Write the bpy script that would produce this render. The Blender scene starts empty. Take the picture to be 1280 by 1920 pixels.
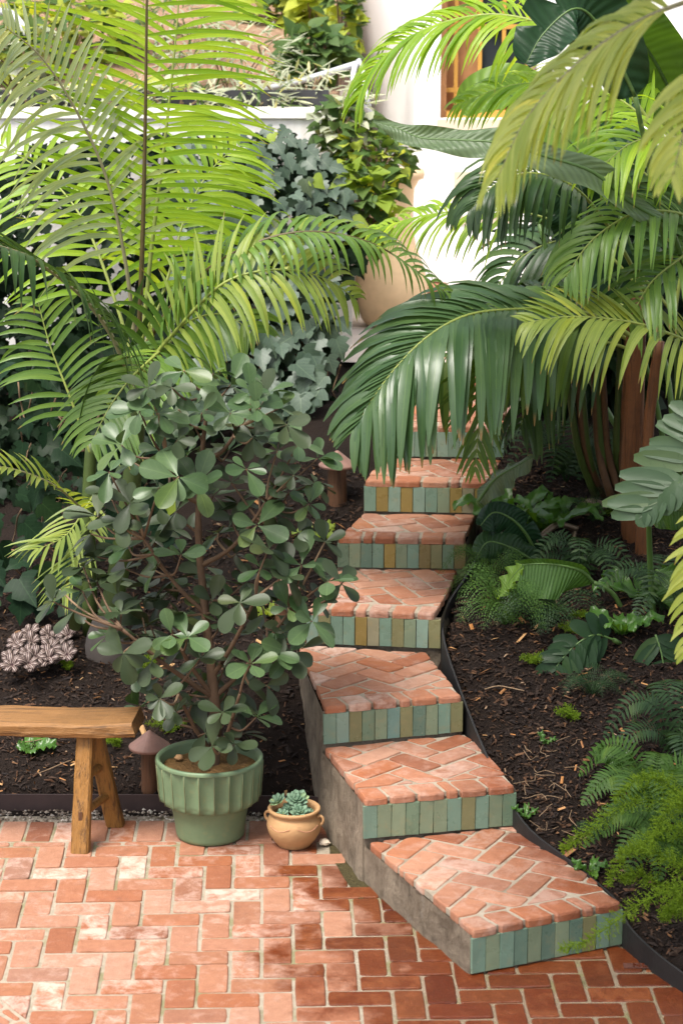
import bpy, math, random
from mathutils import Vector, Matrix, noise
R = math.radians
random.seed(7)
sc = bpy.context.scene
COL = sc.collection
V = Vector

# ------------------------------------------------------------------ camera, sky, sun, exposure
CAM_H, PITCH, LENS = 3.26, math.atan(1025 / 4200), 36 * 4200 / 1920
cam_d = bpy.data.cameras.new('camera')
cam_d.sensor_fit = 'VERTICAL'; cam_d.sensor_height = 36; cam_d.lens = LENS
cam_d.clip_start = 0.1; cam_d.clip_end = 400
cam_d.dof.use_dof = True; cam_d.dof.focus_distance = 8.9; cam_d.dof.aperture_fstop = 4.0
cam = bpy.data.objects.new('camera', cam_d); COL.objects.link(cam)
cam.location = (0, 0, CAM_H); cam.rotation_euler = (math.pi / 2 - PITCH, 0, 0)
sc.camera = cam

SUN_EL, SUN_AZ = 64, 50          # azimuth measured from -X (left) towards the camera
sd = V((-math.cos(R(SUN_AZ)) * math.cos(R(SUN_EL)), -math.sin(R(SUN_AZ)) * math.cos(R(SUN_EL)), math.sin(R(SUN_EL))))
w = bpy.data.worlds.new('World'); sc.world = w; w.use_nodes = True
nt = w.node_tree
sky = nt.nodes.new('ShaderNodeTexSky'); sky.sky_type = 'NISHITA'; sky.sun_disc = False
sky.sun_elevation = R(SUN_EL); sky.sun_rotation = math.atan2(sd.x, sd.y)
sky.air_density = 1.0; sky.dust_density = 4.0; sky.ozone_density = 0.6
hs = nt.nodes.new('ShaderNodeHueSaturation'); hs.inputs['Saturation'].default_value = .45   # thin overcast
nt.links.new(sky.outputs[0], hs.inputs['Color']); nt.links.new(hs.outputs[0], nt.nodes['Background'].inputs[0])
nt.nodes['Background'].inputs[1].default_value = 0.1
sun_d = bpy.data.lights.new('sun', 'SUN'); sun_d.energy = 1.5; sun_d.angle = R(24); sun_d.color = (1.0, 0.95, 0.87)
sun = bpy.data.objects.new('sun', sun_d); COL.objects.link(sun)
sun.rotation_euler = sd.to_track_quat('Z', 'Y').to_euler()
sc.view_settings.view_transform = 'Standard'; sc.view_settings.look = 'None'
sc.view_settings.exposure = 1.9; sc.view_settings.gamma = 1.0
sc.cycles.use_denoising = True
sc.cycles.max_bounces = 8; sc.cycles.transparent_max_bounces = 8

# ------------------------------------------------------------------ helpers
_c, _s = math.cos(PITCH), math.sin(PITCH)
def ray(px, py):
    u, v = (px - 640) / 4200, (py - 960) / 4200
    return V((u, _c - v * _s, -_s - v * _c))
def P(px, py, Y):                       # point at world depth Y seen at a place of the photograph
    d = ray(px, py); return V((0, 0, CAM_H)) + d * (Y / d.y)
def G(px, py, z):                       # point at height z seen at a place of the photograph
    d = ray(px, py); return V((0, 0, CAM_H)) + d * ((z - CAM_H) / d.z)
def lerp(a, b, t): return a + (b - a) * t
def interp(x, xs, ys):
    if x <= xs[0]: return ys[0]
    for i in range(1, len(xs)):
        if x <= xs[i]:
            return lerp(ys[i-1], ys[i], (x - xs[i-1]) / (xs[i] - xs[i-1]))
    return ys[-1]
def sstep(a, b, x):
    t = min(1, max(0, (x - a) / (b - a))); return t * t * (3 - 2 * t)
def rr(a, b): return random.uniform(a, b)
def nz(x, y=0, z=0): return noise.noise(V((x, y, z)))

WORLD = {}                              # world origin of every object (translations only)
def link(o, parent, origin):
    COL.objects.link(o)
    WORLD[o.name] = V(origin)
    if parent is not None:
        o.parent = parent; o.location = V(origin) - WORLD[parent.name]
    else:
        o.location = V(origin)
    return o
def tag(o, label=None, cat=None, group=None, kind=None):
    if label: o['label'] = label
    if cat: o['category'] = cat
    if group: o['group'] = group
    if kind: o['kind'] = kind
    return o
def empty(name, origin, label, cat, group=None):
    return tag(link(bpy.data.objects.new(name, None), None, origin), label, cat, group)
def mk(name, verts, faces, mat, parent=None, origin=None, smooth=False, uvs=None):
    if origin is None:
        origin = WORLD[parent.name] if parent is not None else V((0, 0, 0))
    ox, oy, oz = origin
    me = bpy.data.meshes.new(name)
    me.from_pydata([(v[0] - ox, v[1] - oy, v[2] - oz) for v in verts], [], faces)
    if smooth: me.polygons.foreach_set('use_smooth', [True] * len(me.polygons))
    if uvs:
        l = me.uv_layers.new(name='UVMap')
        l.data.foreach_set('uv', [c for lp in me.loops for c in uvs[lp.vertex_index]])
    me.materials.append(M[mat])
    return link(bpy.data.objects.new(name, me), parent, origin)
def catmull(pts, n):
    out = []; m = len(pts)
    for k in range(n + 1):
        t = k / n * (m - 1); i = min(int(t), m - 2); f = t - i
        p0, p1, p2, p3 = pts[max(i-1, 0)], pts[i], pts[i+1], pts[min(i+2, m-1)]
        out.append(0.5 * ((2*p1) + (p2-p0)*f + (2*p0-5*p1+4*p2-p3)*f*f + (3*p1-p0-3*p2+p3)*f*f*f))
    return out
def tube(pts, rad, seg=7, vf=None, jit=0):
    vs, fs = ([], []) if vf is None else vf
    b0 = len(vs); n = len(pts); ref = V((0.31, 0.2, 0.93)).normalized()
    prev = None
    for i, p in enumerate(pts):
        t = (pts[min(i+1, n-1)] - pts[max(i-1, 0)]).normalized()
        if prev is None:
            a = t.cross(ref)
            if a.length < .05: a = t.cross(V((1, 0, 0)))
        else:
            a = prev - t * prev.dot(t)
        a.normalize(); prev = a; b = t.cross(a)
        r = rad(i / (n - 1)) if callable(rad) else rad
        for k in range(seg):
            an = 2 * math.pi * k / seg
            q = r * (1 + (jit * nz(p.x * 30 + k, p.z * 9, p.y * 9) if jit else 0))
            vs.append(p + (a * math.cos(an) + b * math.sin(an)) * q)
    for i in range(n - 1):
        for k in range(seg):
            k2 = (k + 1) % seg
            fs.append((b0+i*seg+k, b0+i*seg+k2, b0+(i+1)*seg+k2, b0+(i+1)*seg+k))
    fs.append(tuple(b0 + k for k in reversed(range(seg))))
    fs.append(tuple(b0 + (n-1)*seg + k for k in range(seg)))
    return vs, fs
def lathe(prof, c, seg=40, rfun=None):
    vs, fs = [], []
    for j, (r, z) in enumerate(prof):
        for k in range(seg):
            a = 2 * math.pi * k / seg
            q = r if rfun is None else rfun(r, z, a)
            vs.append(V((c[0] + q * math.cos(a), c[1] + q * math.sin(a), c[2] + z)))
    for j in range(len(prof) - 1):
        for k in range(seg):
            k2 = (k + 1) % seg
            fs.append((j*seg+k, j*seg+k2, (j+1)*seg+k2, (j+1)*seg+k))
    return vs, fs
def box(x0, x1, y0, y1, z0, z1, vf=None):
    vs, fs = ([], []) if vf is None else vf
    b = len(vs)
    vs += [V(p) for p in ((x0,y0,z0),(x1,y0,z0),(x1,y1,z0),(x0,y1,z0),(x0,y0,z1),(x1,y0,z1),(x1,y1,z1),(x0,y1,z1))]
    fs += [tuple(b+i for i in f) for f in ((3,2,1,0),(4,5,6,7),(0,1,5,4),(1,2,6,5),(2,3,7,6),(3,0,4,7))]
    return vs, fs

# ------------------------------------------------------------------ materials
M = {}
class NT:
    def __init__(s, name):
        m = bpy.data.materials.new(name); m.use_nodes = True; M[name] = m
        s.t = m.node_tree; s.b = s.t.nodes['Principled BSDF']; s.out = s.t.nodes['Material Output']
    def n(s, typ, **kw):
        x = s.t.nodes.new('ShaderNode' + typ)
        for k, v in kw.items(): setattr(x, k, v)
        return x
    def l(s, a, b): s.t.links.new(a, b)
    def val(s, sock, v):
        if isinstance(v, (int, float)): sock.default_value = v
        elif isinstance(v, (tuple, list)): sock.default_value = tuple(v) + ((1,) if len(v) == 3 and len(sock.default_value) == 4 else ())
        else: s.l(v, sock)
    def noise(s, scale, detail=4, rough=.6, vec=None, dim='3D', dist=0):
        x = s.n('TexNoise', noise_dimensions=dim); x.inputs['Scale'].default_value = scale
        x.inputs['Detail'].default_value = detail; x.inputs['Roughness'].default_value = rough; x.inputs['Distortion'].default_value = dist
        if vec is not None: s.l(vec, x.inputs['Vector'])
        return x.outputs['Fac']
    def ramp(s, fac, stops, interp='LINEAR'):
        x = s.n('ValToRGB'); e = x.color_ramp.elements; x.color_ramp.interpolation = interp
        while len(e) < len(stops): e.new(.5)
        for k, (p, c) in enumerate(stops):
            e[k].position = p; e[k].color = (c, c, c, 1) if isinstance(c, (int, float)) else tuple(c) + (1,)
        s.l(fac, x.inputs[0]); return x.outputs[0]
    def mix(s, fac, a, b, mode='MIX'):
        x = s.n('Mix', data_type='RGBA', blend_type=mode)
        s.val(x.inputs[0], fac); s.val(x.inputs[6], a); s.val(x.inputs[7], b); return x.outputs[2]
    def math(s, op, a, b=0.0, clamp=False):
        x = s.n('Math', operation=op); x.use_clamp = clamp
        s.val(x.inputs[0], a); s.val(x.inputs[1], b); return x.outputs[0]
    def pos(s): return s.n('NewGeometry').outputs['Position']
    def objrand(s): return s.n('ObjectInfo').outputs['Random']
    def island(s): return s.n('NewGeometry').outputs['Random Per Island']
    def obj(s): return s.n('TexCoord').outputs['Object']
    def bump(s, h, strength=.3, dist=.01):
        x = s.n('Bump'); x.inputs['Strength'].default_value = strength; x.inputs['Distance'].default_value = dist
        s.l(h, x.inputs['Height']); s.l(x.outputs[0], s.b.inputs['Normal']); return x.outputs[0]
    def set(s, col=None, rough=None, spec=None, metal=None):
        if col is not None: s.val(s.b.inputs['Base Color'], col)
        if rough is not None: s.val(s.b.inputs['Roughness'], rough)
        if spec is not None: s.val(s.b.inputs['Specular IOR Level'], spec)
        if metal is not None: s.val(s.b.inputs['Metallic'], metal)

def simple(name, c, rough=.6, var=.25, scale=12, bump=.2, bs=80, spec=.4, metal=0, bdist=.005):
    t = NT(name)
    f = t.noise(scale, 5, .6, t.pos())
    t.set(t.mix(f, tuple(x * (1 - var) for x in c), tuple(min(1, x * (1 + var)) for x in c)), rough, spec, metal)
    if bump: t.bump(t.noise(bs, 4, .6, t.pos()), bump, bdist)
    return t

def leaf(name, c, c2, trans=.35, rough=.4, spec=.5, island=False, hue=.25, back=None, vein=0, tcol=None, lv=0, tips=False):
    t = NT(name)
    k_ = {'palm_bright': 1.0, 'palm_mid': .95, 'palm_dark': .8, 'palm_blue': .85, 'clusia_leaf': .72, 'clusia_leaf_mass': .66, 'ivy_leaf': .75, 'palm_near': 1.15, 'paddle_long': .8, 'pleat_grey': .75, 'hill_lime': .9, 'hill_sage': .95, 'palm_sage_sheen': .85, 'ivy_lime': .85, 'asparagus': .9, 'strap_green': .7, 'paddle_lit': .9, 'fern_green': .8, 'palm_lime': .95, 'succulent': .8}.get(name, .58)
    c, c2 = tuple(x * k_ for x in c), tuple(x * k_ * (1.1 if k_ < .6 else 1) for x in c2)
    rnd = t.island() if island else t.objrand()
    f = t.noise(7, 3, .5, t.pos())
    k = t.math('ADD', t.math('MULTIPLY', rnd, .65), t.math('MULTIPLY', f, .45), True)
    col = t.mix(k, c, c2)
    old = t.ramp(t.math('FRACT', t.math('MULTIPLY', rnd, 37.3)), [(.90, 0), (.97, 1)])
    col = t.mix(t.math('MULTIPLY', old, .28), col, t.mix(1.0, col, (2.6, 1.9, .7), 'MULTIPLY'))
    spots = t.ramp(t.noise(60, 2, .5, t.pos()), [(.66, 0), (.74, 1)])
    col = t.mix(t.math('MULTIPLY', spots, .25), col, tuple(x * .55 for x in c))
    if tips:
        su = t.n('SeparateXYZ'); t.l(t.n('TexCoord').outputs['UV'], su.inputs[0])
        e1 = t.math('ADD', su.outputs[0], t.math('MULTIPLY', t.math('SUBTRACT', t.math('FRACT', t.math('MULTIPLY', rnd, 53.1)), .75), .16))
        col = t.mix(t.math('MULTIPLY', t.ramp(e1, [(.93, 0), (.985, 1)]), .85), col, (.22, .13, .05))
        ab = t.math('ABSOLUTE', su.outputs[1])
        col = t.mix(t.math('MULTIPLY', t.ramp(ab, [(.0, 1), (.10, 0)]), .45), col, t.mix(1.0, col, (2.0, 1.8, 1.2), 'MULTIPLY'))
    if lv:
        so = t.n('SeparateXYZ'); t.l(t.obj(), so.inputs[0])
        ay = t.math('ABSOLUTE', so.outputs[1])
        m1 = t.ramp(ay, [(.0, 1), (.022, 0)])
        q_ = t.math('ABSOLUTE', t.math('SUBTRACT', t.math('FRACT', t.math('MULTIPLY', t.math('SUBTRACT', so.outputs[0], t.math('MULTIPLY', ay, 1.0)), 5.5)), .5))
        m2 = t.math('MULTIPLY', t.ramp(q_, [(.0, 1), (.09, 0)]), .5)
        vm = t.math('MULTIPLY', t.math('MAXIMUM', m1, m2), lv)
        col = t.mix(vm, col, t.mix(1.0, col, (2.2, 2.0, 1.8), 'MULTIPLY'))
    if vein:
        uv = t.n('TexCoord').outputs['UV']
        wv = t.n('TexWave', wave_type='BANDS', bands_direction='X'); wv.inputs['Scale'].default_value = vein; wv.inputs['Distortion'].default_value = .6
        t.l(uv, wv.inputs['Vector'])
        col = t.mix(t.math('MULTIPLY', wv.outputs['Fac'], .22), col, tuple(min(1, x * 1.7) for x in c2))
        t.bump(wv.outputs['Fac'], .35, .006)
    else:
        t.bump(t.noise(45, 2, .5, t.pos()), .12, .004)
    t.set(col, rough, spec * .62)
    tr = t.n('BsdfTranslucent')
    tc = t.n('Mix', data_type='RGBA', blend_type='MULTIPLY'); tc.inputs[0].default_value = 1
    t.l(col, tc.inputs[6]); tc.inputs[7].default_value = tuple(tcol or (1.9, 1.75, .55)) + (1,)
    t.l(tc.outputs[2], tr.inputs['Color'])
    mx = t.n('MixShader'); mx.inputs[0].default_value = trans
    t.l(t.b.outputs[0], mx.inputs[1]); t.l(tr.outputs[0], mx.inputs[2]); t.l(mx.outputs[0], t.out.inputs[0])
    return t

def brick_mat(name, wet, k=1.0, lm=0):
    t = NT(name)
    pos = t.pos(); rnd = t.objrand()
    col = t.ramp(rnd, [(0, (.36, .125, .068)), (.16, (.42, .19, .13)), (.30, (.33, .10, .045)), (.44, (.43, .21, .155)), (.58, (.35, .115, .060)),
                       (.66, (.22, .066, .034)), (.74, (.36, .15, .10)), (.80, (.41, .17, .11)), (.90, (.30, .135, .10)), (1, (.38, .13, .06))])
    col = t.mix(1.0, col, (1.0 * k, 1.14 * k, 1.04 * k), 'MULTIPLY')
    f1 = t.noise(22, 5, .65, pos)
    col = t.mix(t.ramp(f1, [(.3, 0), (.75, .55)]), col, t.mix(1.0, col, (.62, .5, .45), 'MULTIPLY'))
    # lime bloom, on some bricks much, on most a little
    wn = t.n('TexWhiteNoise', noise_dimensions='1D'); t.l(t.math('MULTIPLY', rnd, 91.7), wn.inputs['W'])
    amt = t.ramp(wn.outputs['Value'], [(.0, .06), (.45, .14), (.75, .34), (.92, .62), (1, .85)])
    f2 = t.noise(13, 6, .72, pos, dist=.4)
    f2 = t.math('ADD', f2, t.math('ADD', t.math('MULTIPLY', amt, .24), lm))
    lime = t.math('MULTIPLY', t.ramp(f2, [(.57, 0), (.78, 1)]), t.math('ADD', t.math('MULTIPLY', amt, .7), .25, True))
    col = t.mix(t.math('MULTIPLY', lime, .8), col, (.58, .45, .38))
    dark = t.ramp(t.noise(9, 6, .75, pos), [(.56, 0), (.76, 1)])
    col = t.mix(t.math('MULTIPLY', dark, .45), col, (.10, .055, .04))
    pits = t.ramp(t.noise(130, 3, .6, pos), [(.60, 0), (.72, 1)])
    col = t.mix(t.math('MULTIPLY', pits, .35), col, (.16, .06, .035))
    rough = .82
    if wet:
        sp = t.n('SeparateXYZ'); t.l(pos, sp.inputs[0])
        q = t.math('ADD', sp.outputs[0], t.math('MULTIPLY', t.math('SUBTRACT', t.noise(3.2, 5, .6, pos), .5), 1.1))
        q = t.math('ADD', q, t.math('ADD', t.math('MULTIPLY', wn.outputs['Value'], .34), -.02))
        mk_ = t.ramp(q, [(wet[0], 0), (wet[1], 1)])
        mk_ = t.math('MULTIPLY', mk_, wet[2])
        wetc = t.mix(1.0, t.mix(t.math('MULTIPLY', lime, .45), col, (.45, .16, .07)), (.40, .20, .09), 'MULTIPLY')  # wet brick colour, deepened further in place of missing shade
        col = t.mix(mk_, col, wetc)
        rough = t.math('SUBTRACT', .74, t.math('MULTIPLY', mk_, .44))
    t.set(col, rough, .35)
    h = t.math('ADD', t.math('MULTIPLY', t.noise(38, 5, .65, pos), .7), t.math('MULTIPLY', t.noise(190, 3, .6, pos), .3))
    t.bump(h, .8, .008)
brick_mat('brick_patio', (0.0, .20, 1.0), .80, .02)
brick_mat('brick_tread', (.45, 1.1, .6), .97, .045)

t = NT('mortar'); pos = t.pos()
sp = t.n('SeparateXYZ'); t.l(pos, sp.inputs[0])
f = t.noise(30, 6, .7, pos)
c = t.mix(f, (.17, .135, .09), (.42, .365, .29))
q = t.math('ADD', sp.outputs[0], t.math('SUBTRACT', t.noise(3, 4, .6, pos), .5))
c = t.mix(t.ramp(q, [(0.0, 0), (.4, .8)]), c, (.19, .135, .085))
moss = t.ramp(t.noise(4.5, 4, .7, pos), [(.50, 0), (.62, .7)])
c = t.mix(moss, c, (.16, .15, .06))
t.set(c, .9, .2); t.bump(t.noise(140, 4, .7, pos), .8, .006)

t = NT('mortar_tread'); pos = t.pos()
c = t.mix(t.noise(30, 6, .7, pos), (.22, .18, .13), (.44, .38, .30))
c = t.mix(t.ramp(t.noise(6, 4, .7, pos), [(.5, 0), (.7, .7)]), c, (.14, .10, .06))
t.set(c, .9, .2); t.bump(t.noise(140, 4, .7, pos), .8, .006)

t = NT('concrete'); pos = t.pos()
c = t.mix(t.ramp(t.noise(5, 8, .75, pos), [(.3, 0), (.7, 1)]), (.13, .095, .064), (.38, .31, .23))
sp = t.n('SeparateXYZ'); t.l(pos, sp.inputs[0])
mp = t.n('Mapping'); mp.inputs['Scale'].default_value = (5, 5, 2.6); t.l(pos, mp.inputs[0])
c = t.mix(t.ramp(t.noise(1.5, 7, .75, mp.outputs[0], dist=.6), [(.5, 0), (.68, .75)]), c, (.045, .032, .021))
c = t.mix(t.ramp(t.noise(7, 5, .7, pos), [(.6, 0), (.72, .55)]), c, (.36, .32, .27))
t.set(c, .92, .25); t.bump(t.noise(16, 9, .8, pos), 1.0, .045)

t = NT('soil'); pos = t.pos()
c = t.mix(t.noise(14, 6, .7, pos), (.006, .0035, .0025), (.020, .011, .007))
c = t.mix(t.ramp(t.noise(90, 3, .7, pos), [(.6, 0), (.75, .8)]), c, (.045, .024, .013))
t.set(c, .95, .2); t.bump(t.noise(70, 6, .75, pos), 1.0, .02)

t = NT('hillside_soil'); pos = t.pos()
c = t.mix(t.noise(3, 6, .7, pos), (.20, .12, .075), (.36, .235, .155))
c = t.mix(t.ramp(t.noise(22, 5, .7, pos), [(.5, 0), (.7, .7)]), c, (.12, .06, .03))
c = t.mix(t.ramp(t.noise(40, 4, .7, pos), [(.6, 0), (.68, .7)]), c, (.55, .40, .28))
t.set(c, .95, .2); t.bump(t.noise(30, 6, .75, pos), .8, .03)

t = NT('mulch'); r = t.island()
c = t.ramp(r, [(0, (.008, .004, .003)), (.5, (.018, .009, .005)), (.78, (.038, .018, .008)), (.93, (.065, .028, .012)), (.99, (.12, .058, .025)), (1, (.24, .16, .10))])
t.set(c, .8, .3)
t = NT('litter'); r = t.island()
c = t.ramp(r, [(0, (.20, .09, .035)), (.4, (.34, .15, .05)), (.6, (.42, .26, .12)), (.8, (.30, .12, .03)), (1, (.5, .36, .22))])
t.set(c, .7, .3)
t = NT('pebbles'); r = t.island()
c = t.ramp(r, [(0, (.05, .04, .03)), (.5, (.16, .12, .09)), (.8, (.30, .25, .2)), (1, (.5, .46, .4))]); t.set(c, .8, .3)

t = NT('plaster'); pos = t.pos()
c = t.mix(t.noise(2, 5, .6, pos), (.80, .79, .77), (.85, .84, .82)); t.set(c, .9, .2); t.bump(t.noise(40, 4, .6, pos), .25, .006)
t = NT('wall_plaster'); pos = t.pos()
mp = t.n('Mapping'); mp.inputs['Scale'].default_value = (6, 6, .7); t.l(pos, mp.inputs[0])
c = t.mix(t.ramp(t.noise(1.5, 6, .7, mp.outputs[0]), [(.35, 0), (.75, 1)]), (.82, .80, .77), (.60, .57, .52)); t.set(c, .9, .2); t.bump(t.noise(40, 5, .6, pos), .3, .008)
simple('terrace_paving', (.66, .58, .52), .85, .15, 4, .3, 40)
simple('edging_steel', (.009, .008, .008), .6, .5, 18, .25, 60, .5)
simple('edging_rust', (.040, .022, .020), .65, .4, 18, .25, 60, .5)
simple('black_strip', (.03, .03, .035), .7, .3)
simple('terracotta', (.38, .22, .10), .75, .35, 14, .3, 60)
simple('urn_clay', (.58, .42, .25), .75, .32, 7, .5, 40)
simple('mossy_soil', (.060, .048, .020), .95, .6, 40, .9, 90, .2, 0, .02)
simple('frog_clay', (.09, .032, .02), .7, .4, 40)
simple('red_clay', (.42, .20, .12), .8, .2, 6, .2, 40)
simple('potting_soil', (.17, .095, .035), .95, .6, 30, .9, 90, .2, 0, .02)
simple('cream_sill', (.62, .52, .40), .7, .1)
simple('ochre_frame', (.50, .26, .05), .5, .15)
simple('wood_red', (.42, .20, .08), .6, .2)
simple('conduit', (.46, .47, .50), .5, .1, 8, 0)
simple('black_gap', (.01, .01, .01), .8, .1, 8, 0)
simple('brass_pipe', (.12, .085, .055), .45, .3, 20, .15, 60, .5, .6)
simple('lemon', (.80, .42, .01), .45, .1, 20, .25, 120)
simple('stone', (.33, .24, .17), .85, .3, 9, .5, 40)
simple('bulb_base', (.085, .070, .062), .8, .3, 12, .4, 40)
simple('twig', (.20, .13, .075), .8, .35, 30, .3, 80)
simple('ivy_stem', (.14, .09, .05), .85, .35, 30, .3, 80)
simple('clusia_bark', (.095, .055, .030), .8, .4, 35, .5, 90)
simple('rachis_dark', (.075, .055, .018), .5, .3, 20, .1)
simple('rachis_green', (.20, .24, .05), .5, .3, 20, .1)
simple('rachis_pale', (.24, .22, .12), .5, .3, 20, .1)
simple('stem_green', (.045, .07, .014), .5, .35, 9, .15)
simple('petiole_green', (.07, .13, .03), .45, .3, 9, .1)
simple('dead_sheath', (.085, .040, .016), .7, .45, 22, .4, 60)
simple('lamp_copper', (.25, .135, .105), .55, .45, 22, .3, 40, .5, .15)
t = NT('window_glass'); t.set((.03, .035, .04), .05, .8); t.bump(t.noise(3, 2, .5, t.pos()), .02, .01)

def wood(name, a, b, dk, axis, scale=1.0, rough=.55):
    t = NT(name); pos = t.obj()
    mp = t.n('Mapping'); s = [26 * scale] * 3; s[axis] = 1.6 * scale; mp.inputs['Scale'].default_value = s; t.l(pos, mp.inputs[0])
    f = t.noise(1.4, 7, .68, mp.outputs[0], dist=.5)
    c = t.mix(f, a, b)
    c = t.mix(t.ramp(t.noise(2.6, 5, .7, mp.outputs[0]), [(.50, 0), (.68, .9)]), c, dk)
    c = t.mix(t.ramp(t.noise(9, 4, .6, pos), [(.55, 0), (.8, .5)]), c, dk)
    t.set(c, rough, .35); t.bump(f, .9, .012)
wood('bench_wood', (.14, .062, .016), (.29, .145, .048), (.045, .021, .008), 0)
wood('bench_leg_wood', (.17, .075, .014), (.29, .14, .035), (.045, .02, .007), 2)
wood('post_wood', (.07, .032, .016), (.15, .07, .035), (.025, .011, .006), 2)
wood('palm_sheath', (.07, .027, .010), (.20, .072, .022), (.022, .010, .005), 2, .7)

TILE = {'t': (.135, .210, .158), 'l': (.175, .250, .198), 's': (.165, .210, .135), 'g': (.118, .175, .115), 'o': (.165, .160, .078),
        'y': (.225, .160, .048), 'b': (.22, .205, .13), 'u': (.125, .210, .178), 'd': (.098, .158, .118), 'r': (.17, .13, .055)}
for k, c0 in TILE.items():
    t = NT('tile_' + k); pos = t.pos(); rnd = t.objrand()
    f = t.math('ADD', t.math('MULTIPLY', t.noise(11, 5, .65, pos), .7), t.math('MULTIPLY', rnd, .3))
    c = t.mix(f, tuple(x * .72 for x in c0), tuple(x * 1.25 for x in c0))
    c = t.mix(t.ramp(t.noise(26, 4, .6, pos), [(.55, 0), (.8, .35)]), c, (.30, .22, .10))
    c = t.mix(t.ramp(t.noise(90, 3, .6, pos), [(.68, 0), (.74, .6)]), c, (.35, .28, .2))
    t.set(c, t.ramp(t.noise(20, 3, .6, pos), [(.3, .22), (.7, .42)]), .45); t.bump(t.noise(24, 3, .5, pos), .25, .006)
t = NT('glaze_green'); pos = t.pos()
c = t.mix(t.noise(9, 5, .65, pos), (.075, .125, .066), (.155, .215, .118))
c = t.mix(t.ramp(t.noise(30, 4, .6, pos), [(.55, 0), (.8, .5)]), c, (.20, .19, .085))
t.set(c, .5, .4); t.bump(t.noise(60, 4, .6, pos), .15, .004)
simple('glaze_seam', (.16, .17, .085), .6, .25, 30, 0)

leaf('palm_bright', (.095, .21, .014), (.29, .42, .038), .50, .38, tips=True)
leaf('palm_mid', (.055, .125, .022), (.13, .22, .04), .34, .36, tips=True)
leaf('palm_lime', (.12, .19, .03), (.28, .34, .08), .42, .42, tips=True)
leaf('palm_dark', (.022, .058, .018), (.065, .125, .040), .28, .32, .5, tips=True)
leaf('palm_blue', (.034, .085, .032), (.095, .165, .068), .26, .28, .65, tips=True)
leaf('palm_sage_sheen', (.24, .31, .17), (.42, .50, .33), .40, .33, .6, tips=True)  # grey green leaflets, their pale sky sheen put into the colour
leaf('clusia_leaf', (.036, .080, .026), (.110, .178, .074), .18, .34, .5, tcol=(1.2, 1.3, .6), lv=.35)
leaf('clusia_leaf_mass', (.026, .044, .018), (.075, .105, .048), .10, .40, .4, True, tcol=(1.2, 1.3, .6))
leaf('ivy_leaf', (.030, .058, .034), (.105, .150, .110), .14, .42, .45, tcol=(1.3, 1.4, .6), lv=.8)
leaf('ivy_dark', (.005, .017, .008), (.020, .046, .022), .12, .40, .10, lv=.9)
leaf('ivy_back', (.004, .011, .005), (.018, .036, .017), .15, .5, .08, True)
leaf('ivy_lime', (.18, .27, .03), (.30, .38, .06), .4, .45)
leaf('paddle_green', (.045, .120, .022), (.085, .175, .034), .30, .26, .45, vein=2.2)
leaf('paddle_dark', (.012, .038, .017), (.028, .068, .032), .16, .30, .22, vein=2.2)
leaf('paddle_grey', (.10, .15, .08), (.18, .24, .14), .20, .36, .45, vein=2.2)
leaf('pleat_grey', (.050, .100, .044), (.105, .17, .085), .18, .33, .35)
leaf('pleat_dark', (.014, .040, .016), (.032, .072, .028), .16, .34, .18)
leaf('palm_near', (.20, .27, .05), (.42, .46, .16), .45, .45, .4, tips=True)
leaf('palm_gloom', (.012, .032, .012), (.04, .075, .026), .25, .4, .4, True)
leaf('paddle_long', (.075, .125, .060), (.15, .21, .11), .28, .36, .4, vein=4)
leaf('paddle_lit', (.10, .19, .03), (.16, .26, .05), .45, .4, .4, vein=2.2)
leaf('fern_green', (.040, .095, .018), (.085, .165, .035), .35, .5, .3, True)
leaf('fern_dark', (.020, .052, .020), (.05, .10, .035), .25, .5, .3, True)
leaf('asparagus', (.085, .155, .010), (.19, .29, .025), .45, .55, .2, True)
leaf('strap_green', (.055, .15, .022), (.11, .25, .04), .35, .28, .6)
leaf('succulent', (.13, .24, .15), (.27, .40, .27), .12, .5, .3, tcol=(1.2, 1.3, .7))
leaf('hill_green', (.05, .12, .03), (.13, .21, .06), .3, .5, .3, True)
leaf('hill_lime', (.22, .30, .03), (.42, .46, .08), .4, .5, .3, True)
leaf('hill_sage', (.22, .25, .17), (.42, .44, .33), .25, .6, .2, True)
t = NT('striped_leaf'); uv = t.n('TexCoord').outputs['UV']
wv = t.n('TexWave', wave_type='BANDS', bands_direction='Y'); wv.inputs['Scale'].default_value = 1.1; wv.inputs['Distortion'].default_value = 1.5
t.l(uv, wv.inputs['Vector'])
t.set(t.mix(t.ramp(wv.outputs['Fac'], [(.35, 0), (.6, 1)]), (.030, .010, .012), (.24, .185, .16)), .5, .4)

# ------------------------------------------------------------------ staircase layout (heights of the treads, outlines seen from above)
ZT = [.163, .326, .486, .645, .792, .946, 1.105]
TREAD_PX = [
    [(884, 1744), (1168, 1690), (1105, 1640), (1045, 1590), (968, 1545), (686, 1578)],
    [(681, 1497), (968, 1472), (900, 1395), (873, 1373), (605, 1401)],
    [(606, 1325), (868, 1302), (834, 1262), (802, 1222), (556, 1208)],
    [(574, 1140), (826, 1150), (842, 1110), (870, 1066), (632, 1066)],
    [(632, 1006), (873, 1009), (892, 964), (680, 961)],
    [(682, 900), (912, 904), (943, 860), (714, 858)],
    [(714, 797), (945, 800), (985, 735), (742, 735)]]
TREADS = [[G(x, y, ZT[i]).to_2d() for x, y in pp] for i, pp in enumerate(TREAD_PX)]
RISER = []                               # front line of each step, left and right, in plan
for i, pp in enumerate(TREADS): RISER.append((pp[0], pp[1]))

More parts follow.
